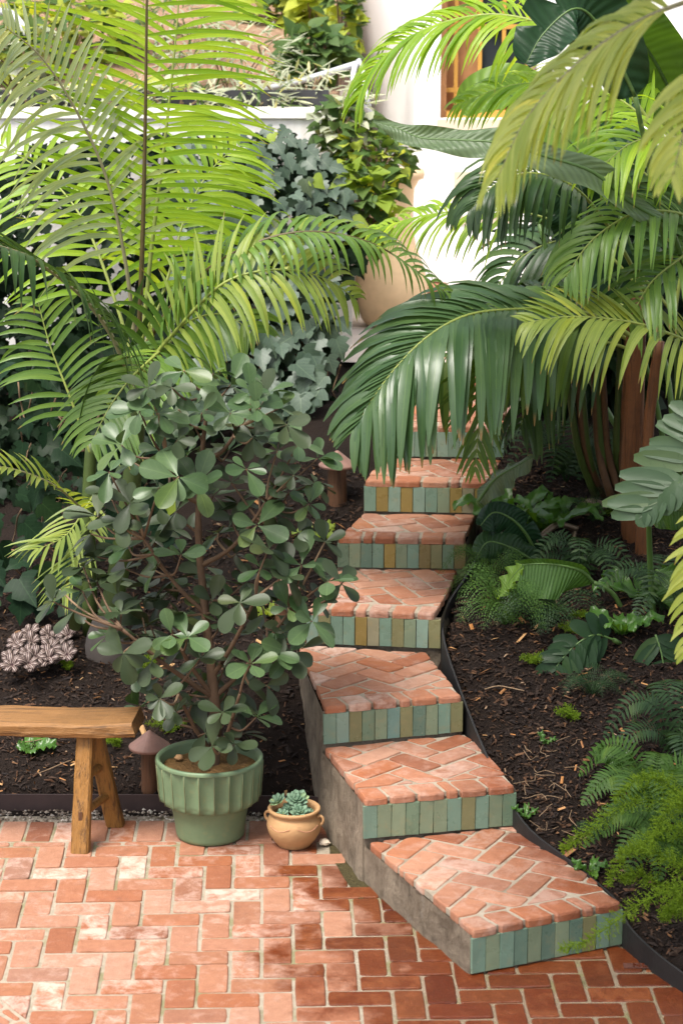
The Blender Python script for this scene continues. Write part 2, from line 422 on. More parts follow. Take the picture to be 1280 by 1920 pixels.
def clip(poly, q, n):                    # keep the side of the line through q that n points to
    out = []
    for i in range(len(poly)):
        a, b = poly[i], poly[(i+1) % len(poly)]
        da, db = (a - q).dot(n), (b - q).dot(n)
        if da >= 0: out.append(a)
        if da * db < 0: out.append(a + (b - a) * (da / (da - db)))
    return out
def clip_in(poly, conv):                 # conv counter-clockwise
    for i in range(len(conv)):
        a, b = conv[i], conv[(i+1) % len(conv)]
        e = (b - a); n = V((-e.y, e.x)).normalized()
        poly = clip(poly, a, n)
        if len(poly) < 3: return []
    return poly
def area(p): return .5 * sum(p[i].x * p[(i+1) % len(p)].y - p[(i+1) % len(p)].x * p[i].y for i in range(len(p)))
def inset(poly, d):
    n = len(poly); out = poly
    for i in range(n):
        a, b = poly[i], poly[(i+1) % n]
        e = b - a
        if e.length < 1e-6: continue
        nn = V((-e.y, e.x)).normalized()
        out = clip(out, a + nn * d, nn)
        if len(out) < 3: return []
    return out
def hull_in(p, poly):
    c = False; n = len(poly)
    for i in range(n):
        a, b = poly[i], poly[(i+1) % n]
        if (a.y > p.y) != (b.y > p.y) and p.x < (b.x - a.x) * (p.y - a.y) / (b.y - a.y) + a.x: c = not c
    return c
def rounded(poly, r, jit):
    out = []; n = len(poly)
    for i in range(n):
        a, p, b = poly[i-1], poly[i], poly[(i+1) % n]
        da, db = (a - p), (b - p)
        ra, rb = min(r * rr(.5, 1.6), da.length * .33), min(r * rr(.5, 1.6), db.length * .33)
        q0 = p + da.normalized() * ra; q1 = p + db.normalized() * rb
        out += [q0, p * .3 + (q0 + q1) * .35, q1]
        if db.length > .07:                              # a little waviness along long edges
            m = p + db * rr(.4, .6); e = db.normalized(); out.append(m + V((-e.y, e.x)) * rr(-jit, jit * .3))
    return out
def brick(parent, poly, ztop, zbot, mat, gap=.005, rad=.006, bev=.005, dz=.0025, over=None):
    p = inset(poly, gap)
    if len(p) < 3 or area(p) < .0006: return None
    p = rounded([q for i, q in enumerate(p) if (q - p[i-1]).length > .004], rad, .003)
    c = sum(p, V((0, 0))) / len(p)
    tx, ty, tz = rr(-.012, .012), rr(-.012, .012), rr(-dz, dz * .4)
    zf = lambda q: ztop + tz + (q.x - c.x) * tx + (q.y - c.y) * ty
    def sh(q, d):
        e = c - q; return q + e * min(.5, d / max(e.length, .001))
    n = len(p); vs = []; fs = []
    vs += [(q.x, q.y, zbot) for q in p]
    vs += [(q.x, q.y, zf(q) - bev * rr(.8, 1.5)) for q in p]
    vs += [(a.x, a.y, zf(a) - bev * .28) for a in (sh(q, bev * .45) for q in p)]
    vs += [(a.x, a.y, zf(a)) for a in (sh(q, bev * 1.4) for q in p)]
    for k in range(3):
        for i in range(n):
            j = (i + 1) % n
            fs.append((k*n+i, k*n+j, (k+1)*n+j, (k+1)*n+i))
    fs.append(tuple(3*n+i for i in range(n)))
    return mk('brick', vs, fs, mat, parent, V((c.x, c.y, zbot)))
def herring(origin, ang, a, xr, yr):     # bricks of a herringbone as plan rectangles
    ca, sa = math.cos(ang), math.sin(ang)
    T = lambda x, y: V((origin.x + (x * ca - y * sa) * a, origin.y + (x * sa + y * ca) * a))
    for x in range(*xr):
        for y in range(*yr):
            m = (x - y) % 4
            if m == 0: yield [T(x, y), T(x+2, y), T(x+2, y+1), T(x, y+1)]
            elif m == 3: yield [T(x, y), T(x+1, y), T(x+1, y+2), T(x, y+2)]

# ------------------------------------------------------------------ ground
EDGE_R = [V((q.x, q.y, q.z - .030 * sstep(.1, .2, q.z))) for q in [G(905, 1010, .80), G(880, 1062, .70), G(842, 1120, .63), G(829, 1165, .60), G(838, 1215, .55), G(868, 1300, .46), G(902, 1385, .37),
          G(945, 1475, .285), G(992, 1545, .225), G(1068, 1605, .19), G(1152, 1688, .13), G(1186, 1752, .075), G(1290, 1838, .05), G(1500, 1960, .04)]]
def edge_x(y):                           # x of the edging right of the stairs
    pts = sorted([(p.y, p.x) for p in EDGE_R]); return interp(y, [p[0] for p in pts], [p[1] for p in pts])
def edge_z(y):
    pts = sorted([(p.y, p.z) for p in EDGE_R]); return interp(y, [p[0] for p in pts], [p[1] for p in pts])
BED_Y = 8.37                             # the rusty edging in front of the left bed
def stair_left(y):
    ys = [6.85, 7.62, 8.19, 9.05, 9.65, 10.1, 10.6, 11.2]; xs = [.43, .08, -.08, -.15, -.02, .1, .19, .25]
    return interp(y, ys, xs)
def terrain(x, y):
    n1 = nz(x * 2.2, y * 2.2) * .03 + nz(x * 9, y * 9, 3) * .010
    if y > 12.75 and x < .0:          # hillside behind the retaining wall
        return 2.36 + (y - 12.75) * .27 + nz(x * 1.2, y * 1.2) * .10
    zr_ = interp(y, [6.3, 6.9, 7.6, 8.2, 9.0, 9.64, 10.1, 10.6, 11.2, 12.2], [.03, .05, .165, .315, .53, .67, .80, .95, 1.10, 1.17])
    near = interp(y, [8.37, 8.6, 9.05, 9.65, 10.1, 10.6, 11.2, 12.2], [.05, .17, .44, .62, .76, .93, 1.06, 1.17])
    far = interp(y, [8.37, 8.8, 9.4, 9.9, 10.8, 11.6, 12.4], [.05, .14, .27, .37, .58, .85, 1.1])
    sl = stair_left(y); ex = edge_x(y)
    if x > ex + .015 and y < 11.2:
        return zr_ + .10 * (x - ex) + n1 - .02 * sstep(.10, 0, x - ex)
    sr0 = interp(y, [7.09, 7.79, 8.36, 8.94, 9.63, 10.07, 10.54], [.967, .646, .489, .411, .548, .672, .784])
    if y < BED_Y and not (sr0 + .012 < x < ex + .015 and y > 7.12): return -.07
    zl = lerp(far, near, sstep(-.95, -.25, x - sl * .5)) + n1
    zl -= .03 * sstep(.12, 0, y - BED_Y)
    sr_ = interp(y, [7.09, 7.79, 8.36, 8.94, 9.63, 10.07, 10.54], [.967, .646, .489, .411, .548, .672, .784])
    if sr_ + .012 < x < ex + .015 and 7.0 < y < 10.9: return zr_ - .045 + n1 * .5
    if sl + .03 < x < ex + .015 and y < 11.1:              # under the stairs
        zz = 0
        for i, (l, r) in enumerate(RISER):
            if y > min(l.y, r.y) - .02: zz = ZT[i]
        return min(zr_, zz) - .11
    if y > 11.9: zl = lerp(zl, 1.17, sstep(11.9, 12.1, y))
    return zl
def gridlines(segs):
    out = []
    for a, b, st in segs:
        n = max(1, round((b - a) / st)); out += [a + (b - a) * i / n for i in range(n)]
    return out + [segs[-1][1]]
xs = gridlines([(-40, -4, 3), (-4, -2, .2), (-2, 2.3, .028), (2.3, 5, .25), (5, 40, 3)])
ys = gridlines([(-30, 6, 3), (6, 6.6, .2), (6.6, 11.4, .028), (11.4, 13.2, .08), (13.2, 22, .3), (22, 90, 5)])
vs = [(x, y, terrain(x, y)) for y in ys for x in xs]; nx = len(xs)
fs = [(j*nx+i, j*nx+i+1, (j+1)*nx+i+1, (j+1)*nx+i) for j in range(len(ys)-1) for i in range(nx-1)]
ground = mk('ground', vs, fs, 'soil', smooth=True); tag(ground, 'dark brown mulched soil of the garden beds', kind='structure')
ground.data.materials.append(M['hillside_soil'])
ground.data.polygons.foreach_set('material_index', [1 if ys[k // (nx-1)] > 12.7 else 0 for k in range(len(fs))])

# ------------------------------------------------------------------ patio
GA = R(1.9); AX = V((math.cos(GA), math.sin(GA))); AY = V((-math.sin(GA), math.cos(GA)))
pz = -.006
vs = [(-9, -9, pz), (9, -9, pz), (9, 6.3, pz), (1.35, 6.6, pz), (.97, 7.25, pz), (.5, 8.0, pz), (.0, 8.31, pz), (-9, 8.33, pz)]
patio = mk('patio', vs, [tuple(range(8))], 'mortar'); tag(patio, 'herringbone brick patio with pale mortar joints', kind='structure')
fc = G(155, 1702, 0).to_2d(); A = .1063
org = fc - AX * A - AY * A * .5
bx0 = [V((-1.75, 5.75)), V((1.6, 5.75)), V((1.55, 6.42)), V((1.16, 6.86)), V((1.04, 7.12)), V((.42, 8.06)), V((-1.75, 8.035))]
s1 = RISER[0]
cut = G(30, 1897, 0).to_2d(); cn = V((.72, .52)).normalized()  # the odd cut corner at the lower left
n_b = 0
far_v, far_f = [], []
for k, rect in enumerate(herring(org, GA, A, (-14, 32), (-18, 12))):
    c = sum(rect, V((0, 0))) / 4
    p = clip_in(rect, bx0)
    if len(p) < 3 or area(p) < .0018: continue
    p = clip(p, cut, cn)
    if len(p) < 3 or area(p) < .0018: continue
    if hull_in(c, [V((-.05, 8.33)), G(618, 1600, 0).to_2d(), G(646, 1648, 0).to_2d(), G(676, 1688, 0).to_2d(), V((.3, 7.6)), V((.2, 8.33))]): continue
    if c.x > stair_left(c.y) + .22 and c.y > 6.95 + (c.x - .43) * .41 and c.y < 8.3: continue   # under the stairs
    if c.y < 5.9: continue
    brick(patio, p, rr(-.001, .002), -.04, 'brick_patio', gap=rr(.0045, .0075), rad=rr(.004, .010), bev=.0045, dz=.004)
for rect in herring(cut + V((-.3, -.2)), GA + R(40), A, (-8, 8), (-8, 8)):
    p = clip_in(rect, bx0)
    if len(p) >= 3: p = clip(p, cut, -cn)
    if len(p) < 3 or area(p) < .002 or sum(q.y for q in p) / len(p) < 6.1: continue
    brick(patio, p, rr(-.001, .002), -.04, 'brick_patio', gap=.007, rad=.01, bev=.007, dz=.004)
x = -1.75                                # header course along the bed
while x < .12:
    wd = .106 + rr(-.004, .004); y0, y1 = 8.04, 8.255 + rr(-.01, .012)
    c0, c1 = V((x, y0 + rr(0, .004))), V((x + wd, y0 + rr(0, .004)))
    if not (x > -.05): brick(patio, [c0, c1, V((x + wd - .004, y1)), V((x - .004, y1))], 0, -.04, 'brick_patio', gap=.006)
    x += wd

# a brick whose stamped frog faces up, at the far right of the patio
fb = G(1196, 1812, 0)
frog = mk('frog', *box(fb.x - .05, fb.x + .085, fb.y - .018, fb.y + .018, .0005, .004), 'frog_clay', patio, fb)
tcu = bpy.data.curves.new('stamp', 'FONT'); tcu.body = 'NDO'; tcu.size = .034; tcu.extrude = .0015; tcu.space_character = 1.15; tcu.materials.append(M['brick_patio'])
o = bpy.data.objects.new('stamp', tcu); link(o, frog, V((fb.x - .02, fb.y - .012, .005)))
# soil wedge between patio and steps
wp = [V((-.05, 8.30)), G(618, 1600, 0).to_2d(), G(646, 1648, 0).to_2d(), G(676, 1688, 0).to_2d(), V((.14, 7.62)), V((.03, 7.95)), V((-.02, 8.33))]
o = mk('path', [(q.x, q.y, -.001) for q in wp], [tuple(range(len(wp)))], 'mossy_soil'); tag(o, 'mossy soil wedge between the patio and the steps', kind='structure')
# ------------------------------------------------------------------ staircase
stair = empty('garden_staircase', (.4, 6.9, 0), 'brick garden steps with green glazed tile risers climbing the slope', 'staircase')
ROWS = ['tsdgtdsgotg', 'tstsssutots'.replace('u', 't'), 'ltogsuodstro'[:11], 'lotltyb'[:0] + 'lottybtoslo', 'gsdtystrogr', 'tylyltsybyo', 'ltltsltlsbt', 'lltslltslts']
ROWS[1] = 'tssgsstotsg'; ROWS[2] = 'tlogsuodsto'; ROWS[0] = 'tstdsdsdotg'
tw_mesh = {}
def tile_mesh(mat, var):
    key = (mat, var)
    if key in tw_mesh: return tw_mesh[key]
    hw, hh, dp, b = .5, .5, 1.0, .05
    ring = lambda s, y: [(-hw * (1 - s), y, -hh * (1 - s * .35)), (hw * (1 - s), y, -hh * (1 - s * .35)), (hw * (1 - s), y, hh * (1 - s * .35)), (-hw * (1 - s), y, hh * (1 - s * .35))]
    random.seed(var * 31 + 5)
    j = lambda p, a: (p[0] + rr(-a, a), p[1], p[2] + rr(-a, a) * .4)
    vs = [j(p, .02) for p in ring(0, 1)]
    vs += [(p[0], .25, p[2]) for p in vs[:4]]
    vs += [(p[0] * .965, 0 + rr(-.08, .08), p[2] * .99) for p in vs[:4]]
    fs = []
    for k in range(2):
        for i in range(4):
            jn = (i + 1) % 4; fs.append((k*4+i, k*4+jn, (k+1)*4+jn, (k+1)*4+i))
    fs.append((8, 9, 10, 11))
    me = bpy.data.meshes.new('tile'); me.from_pydata(vs, [], fs); me.materials.append(M['tile_' + mat]); tw_mesh[key] = me
    return me
tile_seed = random.Random(3)
for i in range(7):
    poly = TREADS[i]; zt = ZT[i]; zb = -.10 if i < 2 else ZT[i] - .62
    L, Rr = RISER[i]
    # concrete body with rough sides, set back behind tiles and under the bricks
    e = (Rr - L).normalized(); nin = V((-e.y, e.x))
    body = [q.copy() for q in poly]
    body[0] = L + nin * .010; body[1] = Rr + nin * .010
    bk = len(body)
    # extend backwards under the next step
    body_l = body[-1] + (body[-1] - body[0]).normalized() * .10 + V((.03, 0)); body_r = body[-2] + nin * .05
    ring = [body[0], body[1]] + body[2:-1] + [body_r, body_l, body[-1]]
    pts = []
    for k in range(len(ring)):
        a, b = ring[k], ring[(k+1) % len(ring)]
        m = max(1, int((b - a).length / .03))
        for q in range(m): pts.append(a.lerp(b, q / m))
    n = len(pts); vs, fs = [], []; nzv = 12
    cc = sum(pts, V((0, 0))) / n
    for k in range(nzv + 1):
        z = lerp(zb, zt - .022, k / nzv)
        for q in pts:
            onfront = abs((q - L).dot(nin) - .010) < .004
            o = (q - cc).normalized()
            d = 0 if onfront or k == nzv else (nz(q.x * 7, q.y * 7, z * 7 + i) * .012 + nz(q.x * 24, q.y * 24, z * 24) * .005)
            wid = 0 if onfront else .012 * (1 - k / nzv)
            vs.append((q.x + o.x * (d + wid), q.y + o.y * (d + wid), z))
    for k in range(nzv):
        for q in range(n):
            q2 = (q + 1) % n; fs.append((k*n+q, k*n+q2, (k+1)*n+q2, (k+1)*n+q))
    step = mk('step', vs, fs, 'concrete', stair, V((L.x, L.y, 0)), smooth=False)
    mk('mortar_bed', [(q.x, q.y, zt - .006 if True else 0) for q in inset(poly, .012)] + [(q.x, q.y, zt - .03) for q in inset(poly, .012)],
       [tuple(range(len(inset(poly, .012))))] + [(k, k + len(inset(poly, .012)), (k + 1) % len(inset(poly, .012)) + len(inset(poly, .012)), (k + 1) % len(inset(poly, .012))) for k in range(len(inset(poly, .012)))],
       'mortar_tread', step)
    # bricks: a front row laid across the edge, cut herringbone behind
    wl = (Rr - L).length; x = 0
    ws = []
    odd = [4, 3, 3, 2, 1, 3, 2][i]
    m = 6 if i < 5 else 5
    base = (wl - .052) / (m - 1)
    for k in range(m): ws.append(.052 if k == odd else base + rr(-.008, .008))
    sc_ = wl / sum(ws); ws = [q * sc_ for q in ws]
    dep = .112 if i != 3 else .12
    ang = R(20) if i in (0,) else 0
    for wd in ws:
        skew = nin * dep + e * (-.018 if i < 3 else .006)
        a, b = L + e * x - nin * .007, L + e * (x + wd) - nin * .007
        q = clip_in([a, b, b + skew + nin * .007, a + skew + nin * .007], [p - nin * .007 if kk < 2 else p for kk, p in enumerate(poly)])
        if len(q) > 2: brick(step, q, zt, zt - .030, 'brick_tread', gap=rr(.0045, .007), rad=.009, bev=.008, dz=.003)
        x += wd
    back = clip([q for q in poly], L + nin * dep, nin)
    if len(back) > 2:
        th = math.atan2(e.y, e.x) + R([38, 32, 30, 28, 24, 30, 30][i])
        for rect in herring(L + e * (.03 * i) + nin * .05, th, .104, (-9, 14), (-12, 12)):
            q = clip_in(rect, back)
            if len(q) > 2 and area(q) > .0011: brick(step, q, zt, zt - .030, 'brick_tread', gap=rr(.005, .008), rad=.009, bev=.005, dz=.003)
    # tiles
    zb0 = (0 if i == 0 else ZT[i-1]) + .004; ht = zt - .030 - zb0
    nt_ = 11 if i < 5 else (10 if i == 5 else 11); tw = wl / nt_
    for k in range(nt_):
        c = L + e * (tw * (k + .5)); zc = zb0 + ht / 2
        o = bpy.data.objects.new('tile', tile_mesh(ROWS[i][k % 11], k % 5))
        link(o, step, V((c.x, c.y, zc)) + V((nin.x, nin.y, 0)) * (-.002 + tile_seed.uniform(-.001, .0012)))
        o.rotation_euler = (tile_seed.uniform(-.012, .012), tile_seed.uniform(-.010, .010), math.atan2(e.y, e.x) + tile_seed.uniform(-.02, .02))
        o.scale = (tw - .0022, .011, ht - .003)
    random.seed(100 + i)
# last riser and landing above the seventh tread
a, b = G(742, 735, ZT[6]), G(985, 735, ZT[6])
e = (b - a).to_2d().normalized(); nin = V((-e.y, e.x)); zt = 1.17
vs = [(a.x, a.y + .012, .6), (b.x, b.y + .012, .6), (b.x + .25, 12.2, .6), (a.x - .12, 12.2, .6)]
vs += [(q[0], q[1], zt - .004) for q in vs]
land = mk('landing', vs, [(0,1,5,4), (1,2,6,5), (2,3,7,6), (3,0,4,7), (4,5,6,7)], 'mortar_tread', stair, V((a.x, a.y, 0)))
pl = [a.to_2d(), b.to_2d(), V((b.x + .25, 12.2)), V((a.x - .12, 12.2))]
for rect in herring(a.to_2d(), R(30), .106, (-12, 20), (-16, 16)):
    q = clip_in(rect, pl)
    if len(q) > 2 and area(q) > .002: brick(land, q, zt + .008, zt - .03, 'brick_tread', gap=.005)

# ------------------------------------------------------------------ metal edging
def strip(name, pts, h, mat, label, th=.006, down=.12):
    vs, fs = [], []
    for i, p in enumerate(pts):
        t = (pts[min(i+1, len(pts)-1)] - pts[max(i-1, 0)]); n = V((t.y, -t.x, 0)).normalized() * th / 2
        for s, z in ((1, p.z - down), (1, p.z + h), (-1, p.z + h), (-1, p.z - down)):
            vs.append(V((p.x + n.x * s, p.y + n.y * s, z)))
    for i in range(len(pts) - 1):
        for k in range(4):
            fs.append((i*4+k, i*4+(k+1) % 4, (i+1)*4+(k+1) % 4, (i+1)*4+k))
    fs += [(0, 1, 2, 3), tuple((len(pts)-1)*4+k for k in (3, 2, 1, 0))]
    o = mk(name, vs, fs, mat, None, V((pts[0].x, pts[0].y, 0))); tag(o, label, 'edging'); return o
strip('steel_edging', catmull(EDGE_R, 60), .012, 'edging_steel', 'thin black steel edging between the steps and the fern bed', .008, .15)
strip('rusty_edging', [V((-2.6, BED_Y + .03, .052)), V((-1.3, BED_Y + .012, .052)), V((-.6, BED_Y, .055)), V((-.12, BED_Y - .03, .06)), V((-.02, BED_Y - .10, .07))], .008, 'edging_rust',
      'low dark rusty steel edging behind the bench along the patio', .008, .1)

# ------------------------------------------------------------------ retaining wall, terrace and house
WY = 12.5
vs, fs = box(-6, .06, WY, WY + .22, .6, 2.44)
wall = mk('retaining_wall', vs, fs, 'wall_plaster', None, V((-1.5, WY, .9))); tag(wall, 'whitewashed retaining wall half hidden behind ivy', 'wall')
wl_c = box(-6, .062, WY - .02, WY + .24, 2.443, 2.49); mk('coping', *wl_c, 'wall_plaster', wall)
mk('return_wall', *box(-.06, .055, WY + .225, 15.5, .6, 2.44), 'wall_plaster', wall)
o = mk('black_strip', *box(-6, -.07, WY + .26, WY + .30, 2.3, 2.58), 'black_strip', None, V((-2, WY + .28, 2.3))); tag(o, 'black lawn edging strip on the hillside just above the white wall', 'edging')
vs = [(.0, 11.95, 1.178), (6, 11.2, 1.178), (6, 16, 1.178), (.0, 16, 1.178)]
tag(mk('terrace', vs, [(0, 1, 2, 3)], 'terrace_paving'), 'pale upper terrace in front of the white house', kind='structure')
hc = P(776, 300, 14.0)
house = empty('house', (hc.x, 14.0, 1.18), 'white plastered house with a wooden window beyond the palms', 'house')
HX, HY = hc.x, 14.0
wx0, wx1 = P(826, 100, HY).x, P(1010, 100, HY).x; wz0, wz1 = P(850, 222, HY).z, 3.7
vf = ([], [])
box(HX, wx0, HY, HY + .3, 1.0, 6.5, vf); box(wx1, 7, HY, HY + .3, 1.0, 6.5, vf)
box(wx0, wx1, HY, HY + .3, 1.0, wz0, vf); box(wx0, wx1, HY, HY + .3, wz1, 6.5, vf)
mk('wall', *vf, 'plaster', house)
sx = P(668, 100, 17.5).x
vs = [(HX, HY + .003, 1.0), (sx, 17.5, 1.0), (sx + .3, 17.5, 1.0), (HX + .3, HY + .303, 1.0)]; vs += [(a, b, 6.5) for a, b, _ in vs]
mk('side_wall', vs, [(0, 1, 5, 4), (1, 2, 6, 5), (2, 3, 7, 6), (4, 5, 6, 7), (3, 0, 4, 7)], 'plaster', house)
win = mk('window', *box(wx0 + .04, wx1 - .04, HY + .20, HY + .21, wz0 + .04, wz1 - .04), 'wood_red', house)
for k in range(4):
    xx = lerp(wx0 + .10, wx1 - .06, k / 3)
    mk('glazing_bar', *box(xx - .012, xx + .012, HY + .13, HY + .155, wz0 + .02, wz1), 'ochre_frame', win)
for zz in (wz0 + .165, wz0 + .55, wz0 + .95): mk('glazing_bar', *box(wx0 + .03, wx1 - .03, HY + .128, HY + .152, zz - .014, zz + .014), 'ochre_frame', win)
mk('pane', *box(wx0 + .24, wx1 - .05, HY + .165, HY + .17, wz0 + .06, wz1), 'window_glass', win)
mk('frame', *box(wx0, wx0 + .04, HY + .08, HY + .24, wz0, wz1), 'wood_red', win)
mk('frame', *box(wx0 + .04, wx1, HY + .05, HY + .24, wz0, wz0 + .04), 'ochre_frame', win)
mk('sill', *box(wx0 - .02, wx1 + .05, HY - .04, HY + .05, wz0 - .11, wz0 - .004), 'cream_sill', win)
px0, px1 = P(850, 400, HY).x, P(965, 400, HY).x; z0, z1 = P(850, 420, HY).z, P(850, 322, HY).z
hatch = mk('hatch', *box(px0, px1, HY - .012, HY - .002, z0, z1), 'cream_sill', house)
mk('hatch_panel', *box(px0 + .05, px1 - .05, HY - .022, HY - .013, z0 + .05, z1 - .05), 'plaster', hatch)
mk('roof', *box(-.6, 7.5, HY - .4, 19, 6.5, 6.7), 'plaster', house)

# conduits on the hillside
def pipe(name, pts, r, mat, label, cat='pipe', n=24):
    vs, fs = tube(catmull(pts, n), r, 10); return tag(mk(name, vs, fs, mat, None, pts[0], True), label, cat)
pipe('conduit_pipe', [P(330, 196, 13.3), P(430, 178, 13.3), P(530, 160, 13.3), P(600, 141, 13.35), P(668, 120, 13.4)], .019, 'conduit', 'long grey conduit pipe lying across the hillside towards the house')
pipe('conduit_pipe', [P(668, 118, 13.42), P(662, 140, 13.3), P(664, 170, 13.2), P(676, 195, 13.15), P(700, 216, 13.3)], .016, 'conduit', 'bent grey conduit curling down at the house corner')
pipe('conduit_pipe', [P(672, 112, 13.45), P(680, 135, 13.4), P(685, 170, 13.3), P(692, 200, 13.3)], .014, 'conduit', 'second thin conduit beside the bent one at the house corner')
pipe('conduit_pipe', [P(-60, 14, 13.6), P(0, 22, 13.6), P(22, 26, 13.6), P(40, 45, 13.55), P(52, 66, 13.5)], .022, 'conduit', 'short grey pipe elbow on the hillside at the upper left')

# ------------------------------------------------------------------ bench
BA = R(-4.5)
BO = V((-1.30, 8.14, 0))
bx_, by_ = V((math.cos(BA), math.sin(BA), 0)), V((-math.sin(BA), math.cos(BA), 0))
bench = empty('bench', BO, 'rustic golden wooden bench on splayed legs at the edge of the patio', 'bench')
def slab(parent, name, x0, x1, y0, y1, z0, z1, mat, nx=44, jit=.005):
    vs, fs = [], []; prof = [(y0, z0 + .006), (y0 - .004, z0 + .02), (y0 - .002, z1 - .010), (y0 + .010, z1), (y1 - .012, z1), (y1, z1 - .01), (y1, z0 + .006), (y1 - .01, z0), (y0 + .01, z0)]
    m = len(prof)
    for i in range(nx + 1):
        x = lerp(x0, x1, i / nx)
        sag = .006 * math.sin(i / nx * 7) + .004 * nz(x * 4)
        for k, (y, z) in enumerate(prof):
            j = nz(x * 11, k * 3.1) * jit + nz(x * 40, k * 7) * .0016
            ee = -.012 if i in (0, nx) and k in (2, 3, 4, 5) else 0
            xx = x + (ee if i == nx else -ee) + (nz(k * 2.2, i) * .006 if i in (0, nx) else 0)
            q = BO + bx_ * xx + by_ * (y + j * .8); vs.append(V((q.x, q.y, z + sag + j * .5)))
    for i in range(nx):
        for k in range(m):
            k2 = (k + 1) % m; fs.append((i*m+k, (i+1)*m+k, (i+1)*m+k2, i*m+k2))
    fs += [tuple(range(m)), tuple(nx*m + k for k in reversed(range(m)))]
    return mk(name, vs, fs, mat, parent)
slab(bench, 'seat', -.72, .535, -.115, .105, .430, .486, 'bench_wood')
def bleg(p, q, w0, w1):
    vs, fs = [], []
    for i in range(9):
        t = i / 8; c = p.lerp(q, t); w_ = lerp(w0, w1, t)
        for (a, b) in ((-1, -.75), (-.75, -1), (.75, -1), (1, -.75), (1, .75), (.75, 1), (-.75, 1), (-1, .75)):
            j = nz(c.z * 9, a * 3, b * 3) * .0025
            vs.append(c + bx_ * (a * w_ + j) + by_ * (b * w_ * .9 + j))
    for i in range(8):
        for k in range(8): fs.append((i*8+k, i*8+(k+1) % 8, (i+1)*8+(k+1) % 8, (i+1)*8+k))
    fs += [tuple(reversed(range(8))), tuple(64 + k for k in range(8))]
    return mk('leg', vs, fs, 'bench_leg_wood', bench, p)
def bp(x, y, z): return BO + bx_ * x + by_ * y + V((0, 0, z))
for x, dx in ((.315, .012), (-.56, -.03)):
    f0, f1 = bp(x + dx, -.175, 0), bp(x + .02, -.045, .438); k0, k1 = bp(x + dx + .085, .10, 0), bp(x + .035, .02, .438)
    bleg(f0, f1, .0345, .031); bleg(k0, k1, .034, .029)
    for t in (.31, .60):
        a, b = f0.lerp(f1, t), k0.lerp(k1, t)
        vs, fs = tube([a.lerp(b, q / 6) for q in range(7)], .0165, 9); mk('stretcher', vs, fs, 'bench_leg_wood', bench, a, True)
    a = f0.lerp(f1, .31) - by_ * .0325
    mk('tenon', *box(a.x - .007, a.x + .007, a.y - .003, a.y + .004, a.z - .018, a.z + .018), 'post_wood', bench)

# ------------------------------------------------------------------ big fluted pot
PC = V((-.505, 8.105, 0))
NF = 22
def flute(r, z, a):
    q = (a * NF / (2 * math.pi)) % 1.0
    return r - .017 * math.sin(math.pi * q) ** .8
pot = empty('fluted_pot', PC, 'large sage green glazed pot with fluted upper half holding the rubbery shrub', 'pot')
mk('base', *lathe([(.10, .002), (.124, .002), (.130, .008), (.132, .02), (.138, .07), (.147, .115), (.160, .145), (.162, .152), (.10, .156)], PC, 56), 'glaze_green', pot, smooth=True)
prof = [(.150, .144), (.176, .146), (.190, .155), (.196, .168), (.197, .18)] + [(.197 + .002 * k, .20 + .02 * k) for k in range(5)] + [(.206, .300), (.2045, .3135)]
vs, fs = lathe(prof, PC, NF * 12, lambda r, z, a: flute(r, z, a) if .149 < z < .318 else r)
mk('fluted_band', vs, fs, 'glaze_green', pot, smooth=True)
mk('rim', *lathe([(.2045, .308), (.2055, .318), (.201, .323), (.192, .322), (.187, .31), (.184, .25)], PC, 72), 'glaze_green', pot, smooth=True)
for k in range(NF):
    a = 2 * math.pi * k / NF
    pts = [PC + V((math.cos(a) * r, math.sin(a) * r, z)) for r, z in ((.1935, .156), (.198, .18), (.200, .22), (.2035, .26), (.2062, .306))]
    mk('fluted_ridge', *tube(pts, .0014, 5), 'glaze_seam', pot, smooth=True)
def soil_disc(name, c, r, z, mat, parent, amp=.012):
    vs = [V((c.x, c.y, c.z + z + amp))]; fs = []; n = 40; m = 9
    for j in range(1, m + 1):
        for k in range(n):
            a = 2 * math.pi * k / n; q = r * j / m; x, y = c.x + q * math.cos(a), c.y + q * math.sin(a)
            vs.append(V((x, y, c.z + z + amp * (1 - (j / m) ** 2) + nz(x * 40, y * 40) * amp * .7)))
    for k in range(n): fs.append((0, 1 + k, 1 + (k+1) % n))
    for j in range(m - 1):
        for k in range(n): fs.append((1+j*n+k, 1+(j+1)*n+k, 1+(j+1)*n+(k+1) % n, 1+j*n+(k+1) % n))
    return mk(name, vs, fs, mat, parent, smooth=True)
soil_disc('potting_soil', PC, .189, .275, 'potting_soil', pot, .014)
a = PC + V((-.12, .05, .298)); vs, fs = lathe([(.001, -.012), (.014, -.008), (.018, 0), (.012, .008), (.001, .011)], a, 12); tag(mk('pebble', vs, fs, 'terracotta', None, a, True), 'small tan pebble on the soil in the fluted pot', 'pebble')

# ------------------------------------------------------------------ small terracotta pot with rosettes
SC = V((-.180, 8.005, 0))
spot = empty('terracotta_pot', SC, 'small tan terracotta pot with two ear handles by the steps', 'pot')
prof = [(.05, .001), (.062, .002), (.066, .008), (.082, .028), (.098, .055), (.105, .082), (.102, .104), (.093, .120), (.088, .128), (.090, .134), (.099, .141), (.101, .149), (.097, .154), (.088, .152), (.083, .142), (.080, .12)]
mk('body', *lathe(prof, SC, 48), 'terracotta', spot, smooth=True)
for s in (-1, 1):
    dv = V((math.cos(R(-14)), math.sin(R(-14)), 0)) * s
    pts = [SC + dv * r + V((0, 0, z)) for r, z in ((.092, .122), (.104, .126), (.113, .118), (.114, .106), (.109, .096), (.099, .090))]
    mk('handle', *tube(catmull(pts, 14), lambda t: .0070 - .002 * math.sin(t * 3.1), 9), 'terracotta', spot, smooth=True)
